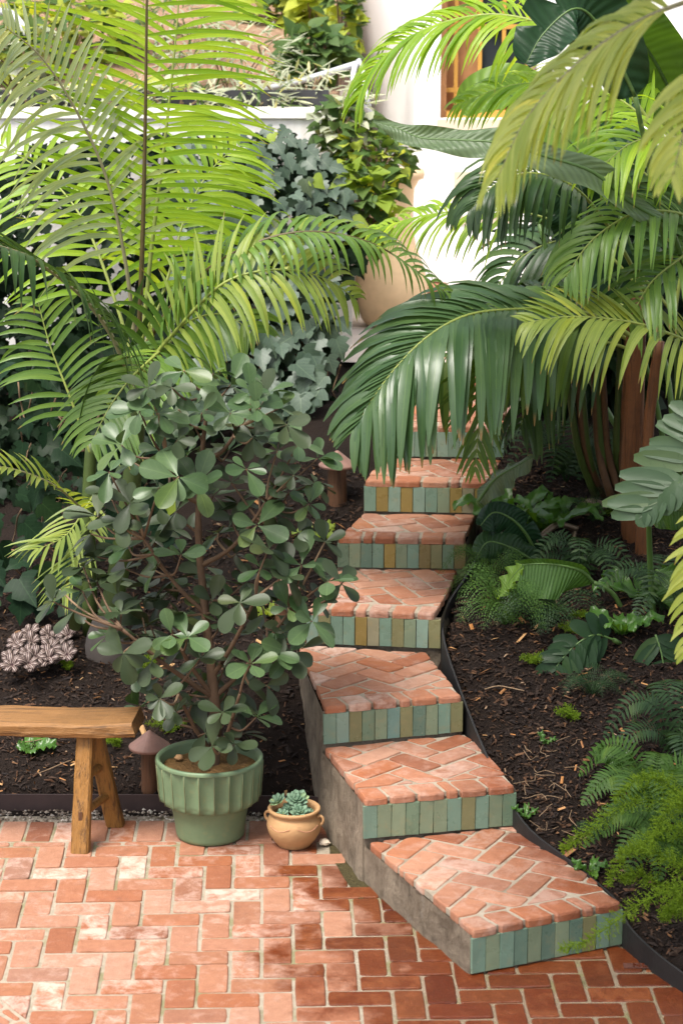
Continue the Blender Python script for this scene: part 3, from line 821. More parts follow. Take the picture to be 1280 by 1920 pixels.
for s in (-1, 1):      # incised garland line
    pts = [SC + V((math.sin(x) * q, -math.cos(x) * q, z)) for x, q, z in [(s * (.15 + .11 * k), .1045 - .000 * k, .100 - .014 * math.sin(k / 8 * math.pi)) for k in range(9)]]
    mk('incised_line', *tube(pts, .0013, 4), 'red_clay', spot)
soil_disc('potting_soil', SC, .083, .128, 'potting_soil', spot, .006)
def fleshy(L, W, th, tip=.12):
    """one fleshy rosette leaf along +X, 1 mesh"""
    vs, fs = [], []
    ts = [0, .2, .45, .65, .82, .93, 1]; wd = [.35, .55, .85, 1, .88, .5, .04]
    for t_, q in zip(ts, wd):
        up = .22 * L * t_ * t_
        vs += [V((t_ * L, -q * W / 2, up + th * .3)), V((t_ * L, 0, up + th * .55 * q)), V((t_ * L, q * W / 2, up + th * .3)), V((t_ * L, 0, up - th * .6 * q))]
    for i in range(len(ts) - 1):
        for k in range(4): fs.append((i*4+k, i*4+(k+1) % 4, (i+1)*4+(k+1) % 4, (i+1)*4+k))
    return vs, fs
def place_rosette(c, rad, nrm, rings, name='rosette_leaf', label=None, parent=None, mat='succulent'):
    r_ = empty('succulent_rosette', c, label, 'succulent', 'rosettes in the terracotta pot') if parent is None else parent
    q = nrm.to_track_quat('Z', 'Y')
    base = fleshy(1, .62, .16)
    me = None; k = 0
    for ri, (n, sc_, tilt) in enumerate(rings):
        for j in range(n):
            a = 2 * math.pi * (j + ri * .5 + rr(-.1, .1)) / n
            m = Matrix.Translation(c) @ q.to_matrix().to_4x4() @ Matrix.Rotation(a, 4, 'Z') @ Matrix.Rotation(-tilt + rr(-.08, .08), 4, 'Y') @ Matrix.Scale(rad * sc_ * rr(.92, 1.08), 4)
            if me is None:
                me = bpy.data.meshes.new(name); me.from_pydata(base[0], [], base[1]); me.materials.append(M[mat])
                me.polygons.foreach_set('use_smooth', [True] * len(me.polygons))
            o = bpy.data.objects.new(name, me); link(o, r_, c)
            loc, rot, s3 = m.decompose(); o.rotation_euler = rot.to_euler(); o.scale = s3
    return r_
RINGS = [(8, 1.0, .12), (7, .85, .45), (6, .62, .85), (4, .4, 1.2)]
def sr(px, py, dy, rad, nr, lab): place_rosette(P(px, py, 8.005 + dy), rad, V(nr).normalized(), RINGS, label=lab)
sr(557, 1502, .01, .050, (.1, -.45, 1), 'largest blue green rosette at the top of the terracotta pot')
sr(562, 1524, -.035, .044, (.15, -.6, 1), 'low rosette at the front of the terracotta pot')
sr(522, 1503, 0, .036, (-.5, -.3, 1), 'small rosette leaning out on the bench side of the terracotta pot')
sr(530, 1529, -.045, .028, (-.3, -.7, 1), 'smallest pale rosette at the front rim of the terracotta pot')
sr(540, 1517, -.01, .027, (-.1, -.5, 1), 'little rosette in the middle of the terracotta pot')
sr(578, 1524, .0, .025, (.5, -.4, 1), 'small rosette next to the pot handle by the steps')

# ------------------------------------------------------------------ mushroom path lamps
def lamp(base, h, rp, rc, label, capmat='lamp_copper', tilt=0):
    e_ = empty('path_lamp', base, label, 'lamp', 'mushroom path lamps')
    vs, fs = lathe([(rp * 1.03, -.08), (rp, 0), (rp * .98, h * .4), (rp * .96, h * .8), (rp * .95, h)], base, 20, lambda r, z, a: r * (1 + .05 * nz(math.cos(a) * 4, math.sin(a) * 4, z * 3)))
    mk('post', vs, fs, 'post_wood', e_, smooth=True)
    ch = rc * .78
    vs, fs = lathe([(rp * .5, h - .012), (rc * .97, h - .008), (rc, h), (rc * .98, h + .004), (rc * .62, h + ch * .42), (rc * .30, h + ch * .76), (rc * .07, h + ch), (.001, h + ch * 1.02)], base, 28,
                   lambda r, z, a: r * (1 + .02 * nz(math.cos(a) * 3, math.sin(a) * 3)))
    mk('cap', vs, fs, capmat, e_, smooth=False)
lamp(V((-.762, 8.43, .055)), .19, .036, .083, 'wooden path lamp with conical copper cap between bench and fluted pot')
b = P(632, 938, 10.25); b.z = terrain(b.x, b.y) - .01; lamp(b, .19, .046, .088, 'wooden path lamp with pinkish copper cap beside the upper steps')
b = P(532, 1175, 9.3); b.z = terrain(b.x, b.y) - .01; lamp(b, .155, .04, .075, 'path lamp whose cap peeks out behind the shrub at the middle steps')
b = P(948, 880, 10.75); b.z = terrain(b.x, b.y) - .02; lamp(b, .15, .04, .06, 'short path lamp under the hanging frond at the sixth step')

# ------------------------------------------------------------------ spot light pipe on the right bed
b = P(1066, 1050, 9.75)
pl_ = empty('garden_spotlight', b, 'angled bronze garden spotlight on a stake in the fern bed', 'spotlight')
mk('stake', *tube([P(1068, 1062, 9.75), P(1072, 1020, 9.75), P(1078, 992, 9.75)], .010, 8), 'brass_pipe', pl_, smooth=True)
mk('elbow', *tube(catmull([P(1082, 992, 9.75), P(1060, 985, 9.74), P(1044, 985, 9.72)], 10), .013, 9), 'brass_pipe', pl_, smooth=True)
mk('barrel', *tube([P(1046, 984, 9.72), P(1036, 988, 9.70), P(1006, 1012, 9.62), P(1002, 1015, 9.61)], .0155, 12), 'brass_pipe', pl_, smooth=True)
o = mk('stake', *tube([P(1034, 1205, 9.2), P(1040, 1150, 9.2), P(1047, 1110, 9.2)], .0095, 8), 'brass_pipe', None, P(1034, 1205, 9.2), True); tag(o, 'rusty metal stake standing below the small green paddle leaf', 'stake')

# ------------------------------------------------------------------ loose stones by the bed
def rock(px, py, Y, r, label, mat='stone', z=None, flat=.6):
    c = P(px, py, Y)
    c.z = terrain(c.x, c.y) + r * flat * .5 if z is None else z
    vs, fs = [], []; n, m = 10, 7
    for j in range(m + 1):
        for k in range(n):
            th, a = math.pi * j / m, 2 * math.pi * k / n
            d = V((math.sin(th) * math.cos(a), math.sin(th) * math.sin(a), math.cos(th)))
            q = r * (1 + .35 * nz(d.x * 1.7 + px, d.y * 1.7, d.z * 1.7)); vs.append(c + V((d.x * q, d.y * q, d.z * q * flat)))
    for j in range(m):
        for k in range(n): fs.append((j*n+k, (j+1)*n+k, (j+1)*n+(k+1) % n, j*n+(k+1) % n))
    return tag(mk('stone', vs, fs, mat, None, c), label, 'stone')
rock(608, 1590, 8.0, .022, 'pale pebble lying between the terracotta pot and the steps', 'cream_sill', .012)
rock(618, 1560, 8.2, .017, 'small brown stone on the soil behind the terracotta pot', 'stone', .03)
rock(1110, 965, 10.0, .07, 'flat brown stone on the bed near the orange palm trunk')

# ------------------------------------------------------------------ mulch, leaf litter, pebbles (nobody could count these)
def chips(name, n, areas, size, mat, label, lift=.004, thin=.28, mask=None, seed=1):
    rnd = random.Random(seed); vs, fs = [], []
    while n > 0:
        x0, x1, y0, y1 = rnd.choice(areas); x, y = rnd.uniform(x0, x1), rnd.uniform(y0, y1)
        if y < BED_Y + .02 and x < edge_x(y) + .03: continue
        if y < 11.1 and stair_left(y) - .015 < x < edge_x(y) + .012: continue
        z = terrain(x, y); n -= 1
        L = rnd.uniform(*size) * (1.7 if rnd.random() < .12 else 1); W = L * rnd.uniform(.18, .5); T = L * thin * rnd.uniform(.3, .8)
        a, b = rnd.uniform(0, 6.28), rnd.gauss(0, .35); e1 = V((math.cos(a) * math.cos(b), math.sin(a) * math.cos(b), math.sin(b)))
        e2 = e1.cross(V((rnd.gauss(0, .4), rnd.gauss(0, .4), 1))).normalized(); e3 = e2.cross(e1)
        c = V((x, y, z + lift + rnd.uniform(0, .006))); k = len(vs)
        for sx_, sy_, sz_ in ((-1, -.6, 0), (-.8, .8, -.3), (1, .5, 0), (.8, -.9, .3)):
            vs.append(c + e1 * (L/2*sx_) + e2 * (W/2*sy_) + e3 * (T*sz_))
        vs.append(c + e3 * T + e1 * L * rnd.uniform(-.2, .2))
        fs += [(k, k+1, k+4), (k+1, k+2, k+4), (k+2, k+3, k+4), (k+3, k, k+4)]
    return tag(mk(name, vs, fs, mat), label, kind='stuff')
LB, RB = (-1.75, .1, 8.38, 10.6), (.4, 1.75, 6.9, 10.6)
chips('mulch', 30000, [LB, RB, RB], (.010, .030), 'mulch', 'dark bark mulch covering the garden beds')
chips('leaf_litter', 260, [LB, RB], (.02, .045), 'litter', 'dry fallen leaves scattered on the mulch', .010, .10, seed=5)
rnd = random.Random(9); vs, fs = [], []
for k in range(1500):
    x = rnd.uniform(-1.7, .14) if k % 3 else rnd.uniform(-.08, .14); y = rnd.uniform(8.245, 8.36) if x < -.08 else rnd.uniform(7.62, 8.36)
    if x > stair_left(y) - .01 or (x > -.08 and x < -.08 + (8.28 - y) * .45): continue
    r = rnd.uniform(.003, .009) * (1.6 if rnd.random() < .06 else 1); z = rnd.uniform(-.008, .006); k0 = len(vs)
    for d in ((1,0,0), (0,1,0), (-1,0,0), (0,-1,0), (0,0,1)): vs.append((x + d[0]*r*rnd.uniform(.7,1.2), y + d[1]*r*rnd.uniform(.7,1.2), z + d[2]*r*.8))
    fs += [(k0, k0+1, k0+4), (k0+1, k0+2, k0+4), (k0+2, k0+3, k0+4), (k0+3, k0, k0+4)]
tag(mk('gravel', vs, fs, 'pebbles'), 'fine gravel strip between patio bricks and rusty edging', kind='stuff')
o = mk('gravel_base', [(-3, 8.30, -.012), (-.1, 8.28, -.012), (.1, 8.40, -.012), (-3, 8.42, -.012)], [(0, 1, 2, 3)], 'soil'); o.name = 'path'; tag(o, 'soil strip under the gravel beside the patio', kind='structure')
o.location.z += .004
rnd = random.Random(21)
def twig(px, py, Y, L, a, label):
    c = P(px, py, Y); c.z = terrain(c.x, c.y) + .014
    d = V((math.cos(a), math.sin(a), 0)); n_ = V((-d.y, d.x, 0))
    pts = [c + d * L * (t - .5) + n_ * rnd.uniform(-.05, .05) * L + V((0, 0, rnd.uniform(0, .03) * L * 4)) for t in (0, .3, .6, 1)]
    tag(mk('twig', *tube(catmull(pts, 8), .0025, 5), 'twig', None, c, True), label, 'twig')
twig(105, 1450, 8.55, .20, .9, 'pale bent twig on the mulch beneath the bench')
twig(60, 1400, 8.75, .13, .5, 'short twig on the mulch behind the bench seat')
twig(945, 1305, 8.55, .16, -.2, 'thin twig lying over the steel edging by the third step')
twig(1100, 1080, 9.55, .16, .3, 'straight twig on the bed behind the green paddle leaf')

# ------------------------------------------------------------------ palm fronds
DN = V((0, 0, -1))
def leaflet_strip(p, d, nrm, L, W, droop, seg=6, fold=.25, twist=0, tipk=.75):
    vs, fs = [], []; d = d.normalized(); st = L / seg
    for i in range(seg + 1):
        s = i / seg
        wv = W * .5 * min(1, (.30 + s * 3.2)) * max(.02, (1 - s ** 2.2)) ** tipk
        b = d.cross(nrm)
        if b.length < 1e-4: b = d.cross(V((1, 0, 0)))
        b.normalize(); n = b.cross(d).normalized()
        if twist: b = (b * math.cos(twist * s) + n * math.sin(twist * s)).normalized(); n = b.cross(d).normalized()
        vs += [p - b * wv + n * (fold * wv), p.copy(), p + b * wv + n * (fold * wv)]
        p = p + d * st
        d = (d + DN * (droop * st / L * (1.0 + .9 * s))).normalized()
    for i in range(seg):
        k = i * 3; fs += [(k, k+1, k+4, k+3), (k+1, k+2, k+5, k+4)]
    return vs, fs
LUV = [(i / 6, k) for i in range(7) for k in (-1, 0, 1)]
def frond(parent, px, nh, L, W, N, mat, sweep=(35, 55), droop=.8, rach='rachis_green', rad=.010, s0=.12, sides=(1, 1), lift=.12, jit=.06, prof=None, separate=True, drop2=None, sweep2=None, label=None, tip=.45, L2=None, tipk=.75):
    pts = [P(*q) if isinstance(q, tuple) else q for q in px]
    cv = catmull(pts, 40); nh = V(nh).normalized()
    fr = mk('frond', *tube(cv, lambda t: rad * (1 - .82 * t), 6), rach, parent, cv[0], True)
    if label: fr['label'] = label
    allv, allf = [], []
    for i in range(N):
        s = s0 + (1 - s0) * (i + .5) / N
        f = s * 40; k = min(int(f), 39); base = cv[k].lerp(cv[k+1], f - k); tg = (cv[k+1] - cv[k]).normalized()
        side = tg.cross(nh).normalized(); n = side.cross(tg).normalized()
        lp = (prof(s) if prof else (.62 + .38 * math.sin(math.pi * min(1, .1 + s * .95)))) * (1 if s < .8 else lerp(1, tip, (s - .8) / .2))
        for sg, on in ((-1, sides[0]), (1, sides[1])):
            if not on: continue
            if rr(0, 1) < .035: continue
            sw = sweep if (sg < 0 or sweep2 is None) else sweep2
            a = R(lerp(sw[0], sw[1], s) + random.gauss(0, 4.5)); dr = droop if (sg < 0 or drop2 is None) else drop2
            LL = L if (sg < 0 or L2 is None) else L2
            d = side * (sg * math.cos(a)) + tg * math.sin(a) + n * (lift + rr(-jit, jit))
            vs, fs = leaflet_strip(base, d, n * 1.0, LL * lp * rr(.92, 1.06) * on, W * rr(.85, 1.12) * (.75 + .25 * lp), dr * rr(.75, 1.3) * (1.7 if rr(0, 1) < .06 else 1), fold=rr(.12, .38), twist=rr(-.35, .35), tipk=tipk)
            if separate: mk('leaflet', vs, fs, mat, fr, base, True, uvs=LUV)
            else:
                o_ = len(allv); allv += vs; allf += [tuple(q + o_ for q in g) for g in fs]
    if not separate:
        o = mk('leaflets', allv, allf, mat, fr, cv[0], True); o['kind'] = 'stuff'
    return fr
UP = (0, -.35, 1); CAMN = (0, -1, .35)

# tall palm behind the shrub ------------------------------------------------------
base = P(205, 1275, 9.5); base.z = terrain(base.x, base.y)
palm = empty('palm_tree', base, 'tall feather palm behind the shrub with bright yellow green upright fronds', 'palm tree')
crown = P(262, 655, 9.5)
mk('trunk_base', *lathe([(.085, -.10), (.100, -.02), (.103, .04), (.090, .10), (.070, .15), (.052, .19)], base, 20), 'bulb_base', palm, smooth=True)
mk('trunk', *tube(catmull([base + V((0, 0, .15)), P(225, 1060, 9.5), P(250, 880, 9.5), P(258, 740, 9.5), crown], 16), lambda t: .052 - .022 * t, 12), 'stem_green', palm, smooth=True)
# upright main frond
frond(palm, [(258, 690, 9.48), (266, 500, 9.44), (271, 320, 9.40), (274, 140, 9.36), (277, -120, 9.32), (280, -260, 9.3)], CAMN, .60, .023, 40, 'palm_bright', (22, 28), .25, 'rachis_dark', .013, .22, lift=.05, sweep2=(6, 12), drop2=.38, prof=lambda s: .92, tip=.7, label='upright frond with dark rachis')
frond(palm, [(262, 690, 9.55), (284, 470, 9.62), (305, 300, 9.66), (322, 150, 9.70), (334, 20, 9.74), (345, -150, 9.8)], CAMN, .50, .026, 24, 'palm_bright', (22, 32), .7, 'rachis_green', .011, .2, lift=.05, sweep2=(12, 22), prof=lambda s: .9)
# frond to the upper left with pale leaflets
frond(palm, [(256, 680, 9.5), (240, 520, 9.45), (205, 350, 9.38), (150, 220, 9.3), (80, 110, 9.2), (10, 50, 9.1)], (.15, -1, .6), .46, .026, 30, 'palm_sage_sheen', (14, 30), 1.0, 'rachis_pale', .010, .25, lift=.05, sweep2=(30, 40), drop2=.5, L2=.33)
frond(palm, [(254, 690, 9.6), (215, 560, 9.7), (160, 420, 9.85), (90, 330, 10.0), (0, 270, 10.1)], (.1, -.8, .8), .50, .030, 20, 'palm_bright', (18, 35), .9, 'rachis_green', .010, .2)
frond(palm, [(262, 680, 9.62), (315, 520, 9.8), (350, 400, 9.95), (395, 320, 10.1), (450, 270, 10.2)], (.2, -.8, .7), .40, .030, 22, 'palm_bright', (25, 40), .8, 'rachis_green', .009, .2)
# dark frond reaching out to the left, nearer
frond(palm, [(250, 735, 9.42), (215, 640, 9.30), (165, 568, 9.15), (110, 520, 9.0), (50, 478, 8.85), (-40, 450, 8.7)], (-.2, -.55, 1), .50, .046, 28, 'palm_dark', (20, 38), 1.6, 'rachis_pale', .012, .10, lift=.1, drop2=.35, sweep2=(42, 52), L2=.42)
# frond hanging to the lower left
frond(palm, [(320, 640, 9.38), (285, 672, 9.25), (245, 710, 9.12), (205, 765, 9.05), (172, 830, 9.0)], (-.35, -1, .45), .34, .030, 24, 'palm_mid', (18, 40), .45, 'rachis_green', .009, .02, lift=.05, drop2=.9, sweep2=(28, 40))
# long dark rachis arching right over the ivy
frond(palm, [(262, 668, 9.45), (310, 590, 9.38), (370, 522, 9.3), (440, 474, 9.25), (530, 440, 9.25), (620, 437, 9.28), (710, 462, 9.32), (790, 515, 9.38), (850, 560, 9.42)], (0, -.45, 1), .32, .026, 42, 'palm_mid', (20, 45), 1.5, 'rachis_dark', .012, .12, lift=.25, L2=.26, drop2=2.2, tip=.6)
# lush frond below it
frond(palm, [(250, 710, 9.4), (300, 655, 9.3), (370, 575, 9.2), (425, 528, 9.15), (490, 508, 9.15), (560, 508, 9.2), (620, 528, 9.28), (665, 560, 9.35)], (.1, -.75, .8), .34, .028, 34, 'palm_lime', (20, 40), .8, 'rachis_green', .010, .03, lift=.15, drop2=1.2, sweep2=(18, 35))
frond(palm, [(258, 715, 9.35), (310, 640, 9.3), (360, 600, 9.25), (420, 590, 9.2), (475, 625, 9.15)], (.2, -.9, .5), .33, .032, 20, 'palm_mid', (20, 42), .9, 'rachis_green', .008, .08)

# young palm with a second stem, low yellowish fronds ------------------------------
b2 = P(168, 1120, 9.7); b2.z = terrain(b2.x, b2.y)
palm2 = empty('young_palm', b2, 'slim young palm with low yellowish fronds beside the tall palm', 'palm tree')
mk('trunk', *tube(catmull([b2, P(166, 1000, 9.7), P(168, 900, 9.7), P(172, 830, 9.7)], 8), lambda t: .036 - .010 * t, 10), 'stem_green', palm2, smooth=True)
frond(palm2, [(175, 930, 9.65), (140, 985, 9.5), (115, 1010, 9.42), (70, 1030, 9.35)], (-.2, -.6, 1), .28, .020, 13, 'palm_lime', (38, 60), .5, 'rachis_green', .006, .05)
frond(palm2, [(180, 960, 9.6), (165, 1010, 9.45), (135, 1060, 9.35), (118, 1110, 9.3)], (-.6, -.6, .6), .25, .018, 12, 'palm_lime', (45, 62), .4, 'rachis_green', .006, .05)
frond(palm2, [(165, 960, 9.6), (150, 950, 9.4), (110, 915, 9.2), (60, 890, 9.1), (0, 875, 9.0), (-50, 880, 8.9)], (0, -.6, 1), .14, .026, 20, 'palm_lime', (40, 52), .5, 'rachis_pale', .007, .12, lift=.35)
frond(palm2, [(170, 850, 9.68), (130, 740, 9.7), (95, 650, 9.75), (70, 560, 9.8)], CAMN, .30, .026, 16, 'palm_mid', (20, 40), .7, 'rachis_green', .008, .2)

# ------------------------------------------------------------------ rubbery shrub in the fluted pot
def paddle_small():
    vs, fs = [], []
    prof = [(0, .06), (.10, .11), (.26, .42), (.45, .78), (.62, .97), (.78, 1.0), (.91, .74), (.97, .45), (1.0, .12)]
    for t_, q in prof:
        zc = -.10 * t_ * t_
        vs += [V((t_, -q * .27, zc + .05 * q)), V((t_, -q * .14, zc + .018 * q)), V((t_, 0, zc)), V((t_, q * .14, zc + .018 * q)), V((t_, q * .27, zc + .05 * q))]
    for i in range(len(prof) - 1):
        for k in range(4): fs.append((i*5+k, i*5+k+1, (i+1)*5+k+1, (i+1)*5+k))
    return vs, fs
def variants(fn, mats, n, nm, jit=.0):
    out = []
    for m in mats:
        for k in range(n):
            vs, fs = fn()
            b_, tw_ = rr(-.25, .35), rr(-.3, .3)
            vs = [V((v.x, v.y * math.cos(tw_ * v.x) - v.z * math.sin(tw_ * v.x), v.z + v.y * math.sin(tw_ * v.x) - b_ * v.x * v.x * .35)) for v in vs]
            me = bpy.data.meshes.new(nm); me.from_pydata(vs, [], fs); me.materials.append(M[m]); me.polygons.foreach_set('use_smooth', [True] * len(me.polygons)); out.append(me)
    return out
def orient(d, n):
    x = d.normalized(); z = (n - x * n.dot(x)); z = z.normalized() if z.length > 1e-3 else x.orthogonal().normalized(); y = z.cross(x)
    return Matrix((x, y, z)).transposed()
def put(name, me, parent, p, d, n, s, sy=1.0):
    o = bpy.data.objects.new(name, me); link(o, parent, p)
    o.rotation_euler = orient(d, n).to_euler(); o.scale = (s, s * sy, s); return o
def bake(me, p, d, n, s, vs, fs):
    m = orient(d, n); k = len(vs)
    for v in me.vertices: vs.append(m @ (v.co * s) + p)
    for f in me.polygons: fs.append(tuple(k + q for q in f.vertices))

random.seed(42)
root = V((-.495, 8.11, .27))
shrub = empty('clusia_shrub', root, 'bushy shrub with leathery grey green paddle leaves growing from the fluted pot', 'shrub')
LV = variants(paddle_small, ['clusia_leaf'], 6, 'leaf')
ROS = [(345,695),(400,700),(432,722),(470,735),(505,735),(378,775),(335,768),(365,800),(432,775),(482,765),(525,765),(262,770),(298,775),(350,855),(300,845),(252,868),(228,835),(370,910),(335,895),
       (430,845),(462,880),(520,845),(560,830),(595,860),(485,935),(540,925),(580,945),(400,930),(298,915),(205,885),
       (410,1000),(482,985),(242,1025),(292,1070),(155,1108),(205,1190),(262,1130),(340,1040),(412,1085),(490,1065),(565,1060),(615,1090),(540,1140),(585,1165),
       (412,1168),(445,1190),(352,1195),(322,1190),(256,1260),(262,1325),(385,1285),(445,1320),(480,1345),(470,1245),(512,1225),(542,1225),(375,1235),(300,1310),(440,1395),(385,1375),(112,1105),(600,1130),(330,960),(450,1130),(400,740),(560,1000),(300,1130),(350,1262),(420,1252),(500,1285),(330,1335),(418,1335),(398,1400),(455,1375),(300,1270),(360,1320),(100,1128),(140,1145),(232,1225),(285,1240),(430,1290),(530,1185),(490,1180),(640,1095)]
for k in range(36):
    for q in range(40):
        x, y = rr(130, 610), rr(690, 1330)
        hw = interp(y, [650, 720, 850, 1000, 1100, 1200, 1330], [60, 130, 215, 235, 250, 190, 120]); cx = interp(y, [650, 850, 1100, 1330], [410, 410, 370, 380])
        if abs(x - cx) < hw and all(abs(x - a) + abs(y - b) > 42 for a, b in ROS): ROS.append((x, y)); break
trunkpts = [root, P(405, 1360, 8.12), P(398, 1270, 8.14), P(385, 1150, 8.18), P(372, 1000, 8.22), P(378, 860, 8.24), P(392, 740, 8.26)]
tcv = catmull(trunkpts, 30)
mk('trunk', *tube(tcv, lambda t: .021 * (1 - t) + .006, 9, jit=.25), 'clusia_bark', shrub, smooth=True)
nleaf = 0; mv, mf = [], []
ends = []
for i, (x, y) in enumerate(ROS):
    dx = abs(x - 390) / 250
    Y = 8.18 + rr(-.30, .26) * (1 - .4 * dx)
    c = P(x, y, Y)
    if c.z < .36 and (c.xy - root.xy).length < .3: c = P(x, y, 7.93)
    ends.append(c)
# branches
mains = [P(270, 1010, 8.1), P(310, 1160, 8.05), P(230, 1180, 8.0), P(480, 1120, 8.05), P(500, 940, 8.2), P(310, 860, 8.2), P(450, 800, 8.25), P(540, 1150, 8.1), P(330, 1290, 8.0), P(450, 1300, 8.0)]
mcv = []
for m_ in mains:
    tz = max(0, min(28, int(30 * (m_.z - root.z - .25) / 1.25)))
    s_ = tcv[tz]; mid = s_.lerp(m_, .5) + V((0, 0, -.03 + rr(-.02, .02)))
    cv = catmull([s_, mid, m_], 10); mcv.append(cv); mk('branch', *tube(cv, lambda t: .0105 - .005 * t, 7, jit=.2), 'clusia_bark', shrub, s_, True)
allp = [(p, 1.0) for p in tcv[6:]] + [(p, .8) for cv in mcv for p in cv[4:]]
for i, c in enumerate(ends):
    best = min(allp, key=lambda q: (q[0] - (c + V((0, 0, -.06)))).length)[0]
    mid = best.lerp(c, .55) + V((rr(-.02, .02), rr(-.02, .02), rr(-.04, .0)))
    mk('branch', *tube(catmull([best, mid, c], 7), lambda t: .0058 - .0028 * t, 6), 'clusia_bark' if i % 3 else 'twig', shrub, best, True)
    out = (c - best); out = (out.normalized() * .6 + V((0, -.35, .55))).normalized()
    n_l = random.choice((4, 5, 6, 6)); a0 = rr(0, 6.28)
    ax = out.orthogonal().normalized(); ay = out.cross(ax)
    sz = rr(.086, .128)
    for k in range(n_l):
        a = a0 + 2 * math.pi * k / n_l + rr(-.3, .3)
        rad = ax * math.cos(a) + ay * math.sin(a); el = rr(-.25, .95)
        d = (rad * math.cos(el) + out * math.sin(el)).normalized()
        d = (d + V((rr(-.25, .25), rr(-.25, .25), rr(-.45, .05)))).normalized()
        n = (out + V((0, -.25, .35)) + V((rr(-.4, .4), rr(-.4, .4), rr(-.2, .2)))).normalized()
        s = sz * rr(.6, 1.15)
        if nleaf < 300: put('leaf', random.choice(LV), shrub, c + d * .006, d, n, s, rr(.85, 1.1)); nleaf += 1
        else: bake(random.choice(LV), c, d, n, s, mv, mf)
# leaves deeper in the crown
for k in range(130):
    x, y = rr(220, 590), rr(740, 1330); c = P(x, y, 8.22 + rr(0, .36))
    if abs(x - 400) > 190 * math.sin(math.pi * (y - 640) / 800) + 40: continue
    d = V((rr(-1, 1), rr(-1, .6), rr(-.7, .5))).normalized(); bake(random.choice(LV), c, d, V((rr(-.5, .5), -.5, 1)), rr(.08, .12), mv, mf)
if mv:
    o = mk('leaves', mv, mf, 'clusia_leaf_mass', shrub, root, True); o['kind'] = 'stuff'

# ------------------------------------------------------------------ ivy
def ivy_shape():
    pts = [(0, 0), (-.10, -.14), (-.02, -.36), (.16, -.50), (.28, -.30), (.46, -.40), (.62, -.26), (.66, -.17), (1.0, 0), (.66, .17), (.62, .26), (.46, .40), (.28, .30), (.16, .50), (-.02, .36), (-.10, .14)]
    vs = [V((.30, 0, 0))] + [V((x, y, .22 * abs(y) - .12 * max(0, x - .3) ** 1.5 + rr(-.02, .02))) for x, y in pts]
    vs += [V((.65, 0, -.02))]
    m = len(pts); fs = []
    for i in range(m):
        j = (i + 1) % m
        if i in (6, 7, 8, 9): fs.append((m + 1, 1 + i, 1 + j))
        else: fs.append((0, 1 + i, 1 + j))
    fs += [(0, 7, m + 1), (0, m + 1, 11)]
    return vs, fs
def heart_shape():
    pts = [(0, 0), (-.08, -.2), (.05, -.4), (.25, -.44), (.5, -.33), (.78, -.14), (1, 0), (.78, .14), (.5, .33), (.25, .44), (.05, .4), (-.08, .2)]
    vs = [V((.35, 0, 0))] + [V((x, y, .2 * abs(y) - .15 * x * x)) for x, y in pts]; m = len(pts)
    return vs, [(0, 1 + i, 1 + (i + 1) % m) for i in range(m)]
random.seed(11)
IV = variants(ivy_shape, ['ivy_leaf'], 6, 'leaf'); IVD = variants(ivy_shape, ['ivy_dark'], 5, 'leaf'); IVL = variants(heart_shape, ['ivy_lime'], 3, 'leaf'); IVB = variants(ivy_shape, ['ivy_back'], 4, 'leaf')
def ivy_top(x):      # upper outline of the ivy in the picture
    return interp(x, [-60, 60, 180, 330, 420, 520, 580, 640, 680], [290, 265, 250, 245, 238, 232, 262, 330, 380])
def ivy_Y(x, y):
    t_ = (y - 230) / 780
    return lerp(12.42, 10.75, max(0, t_) ** .8) - .16 * nz(x * .012, y * .012) - .25 * math.sin(max(0, min(1, (y - 240) / 300)) * math.pi) * sstep(700, 560, x)
ivy = empty('ivy', P(540, 700, 11.5), 'dense blue green ivy cascading over the white wall', 'ivy')
cnt = 0; bv, bf = [], []
def ivy_leaf(par, x, y, Y, s, me, single, bv, bf):
    p = P(x, y, Y)
    d = V((rr(-.75, .75), rr(-.55, .05), rr(-1.0, -.1))).normalized(); n = V((rr(-.45, .45), -.75, rr(.25, 1.0))).normalized()
    if single: put('leaf', me, par, p, d, n, s, rr(.85, 1.15))
    else: bake(me, p, d, n, s, bv, bf)
pts = []
tries = 0
while len(pts) < 300 and tries < 60000:
    tries += 1
    x, y = rr(330, 672), rr(225, 790)
    if y < ivy_top(x): continue
    if x > 640 + (y < 420) * 30 - max(0, y - 600) * .25: continue
    if any(abs(x - a) < 14 and abs(y - b) < 15 for a, b in pts): continue
    pts.append((x, y))
for x, y in pts:
    low = y > 600
    me = random.choice(IVL) if rr(0, 1) < (.10 if x > 560 or y < 330 else .025) else random.choice(IV)
    ivy_leaf(ivy, x, y, ivy_Y(x, y) - rr(0, .12), rr(.07, .115) * (1.3 if low else 1), me, True, None, None)
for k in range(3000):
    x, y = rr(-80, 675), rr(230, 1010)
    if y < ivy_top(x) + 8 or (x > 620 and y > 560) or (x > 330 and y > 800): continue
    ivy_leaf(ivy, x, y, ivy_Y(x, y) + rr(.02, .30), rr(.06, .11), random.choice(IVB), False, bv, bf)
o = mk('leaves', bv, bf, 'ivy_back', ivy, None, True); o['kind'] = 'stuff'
for k in range(40):
    x = rr(340, 650); y = rr(330, 700); pts_ = []
    for q in range(5): pts_.append(P(x + q * rr(-8, 8), y + q * rr(12, 30), ivy_Y(x, y) + rr(-.02, .12)))
    mk('stem', *tube(catmull(pts_, 8), .004, 5), 'ivy_stem', ivy, pts_[0], True)
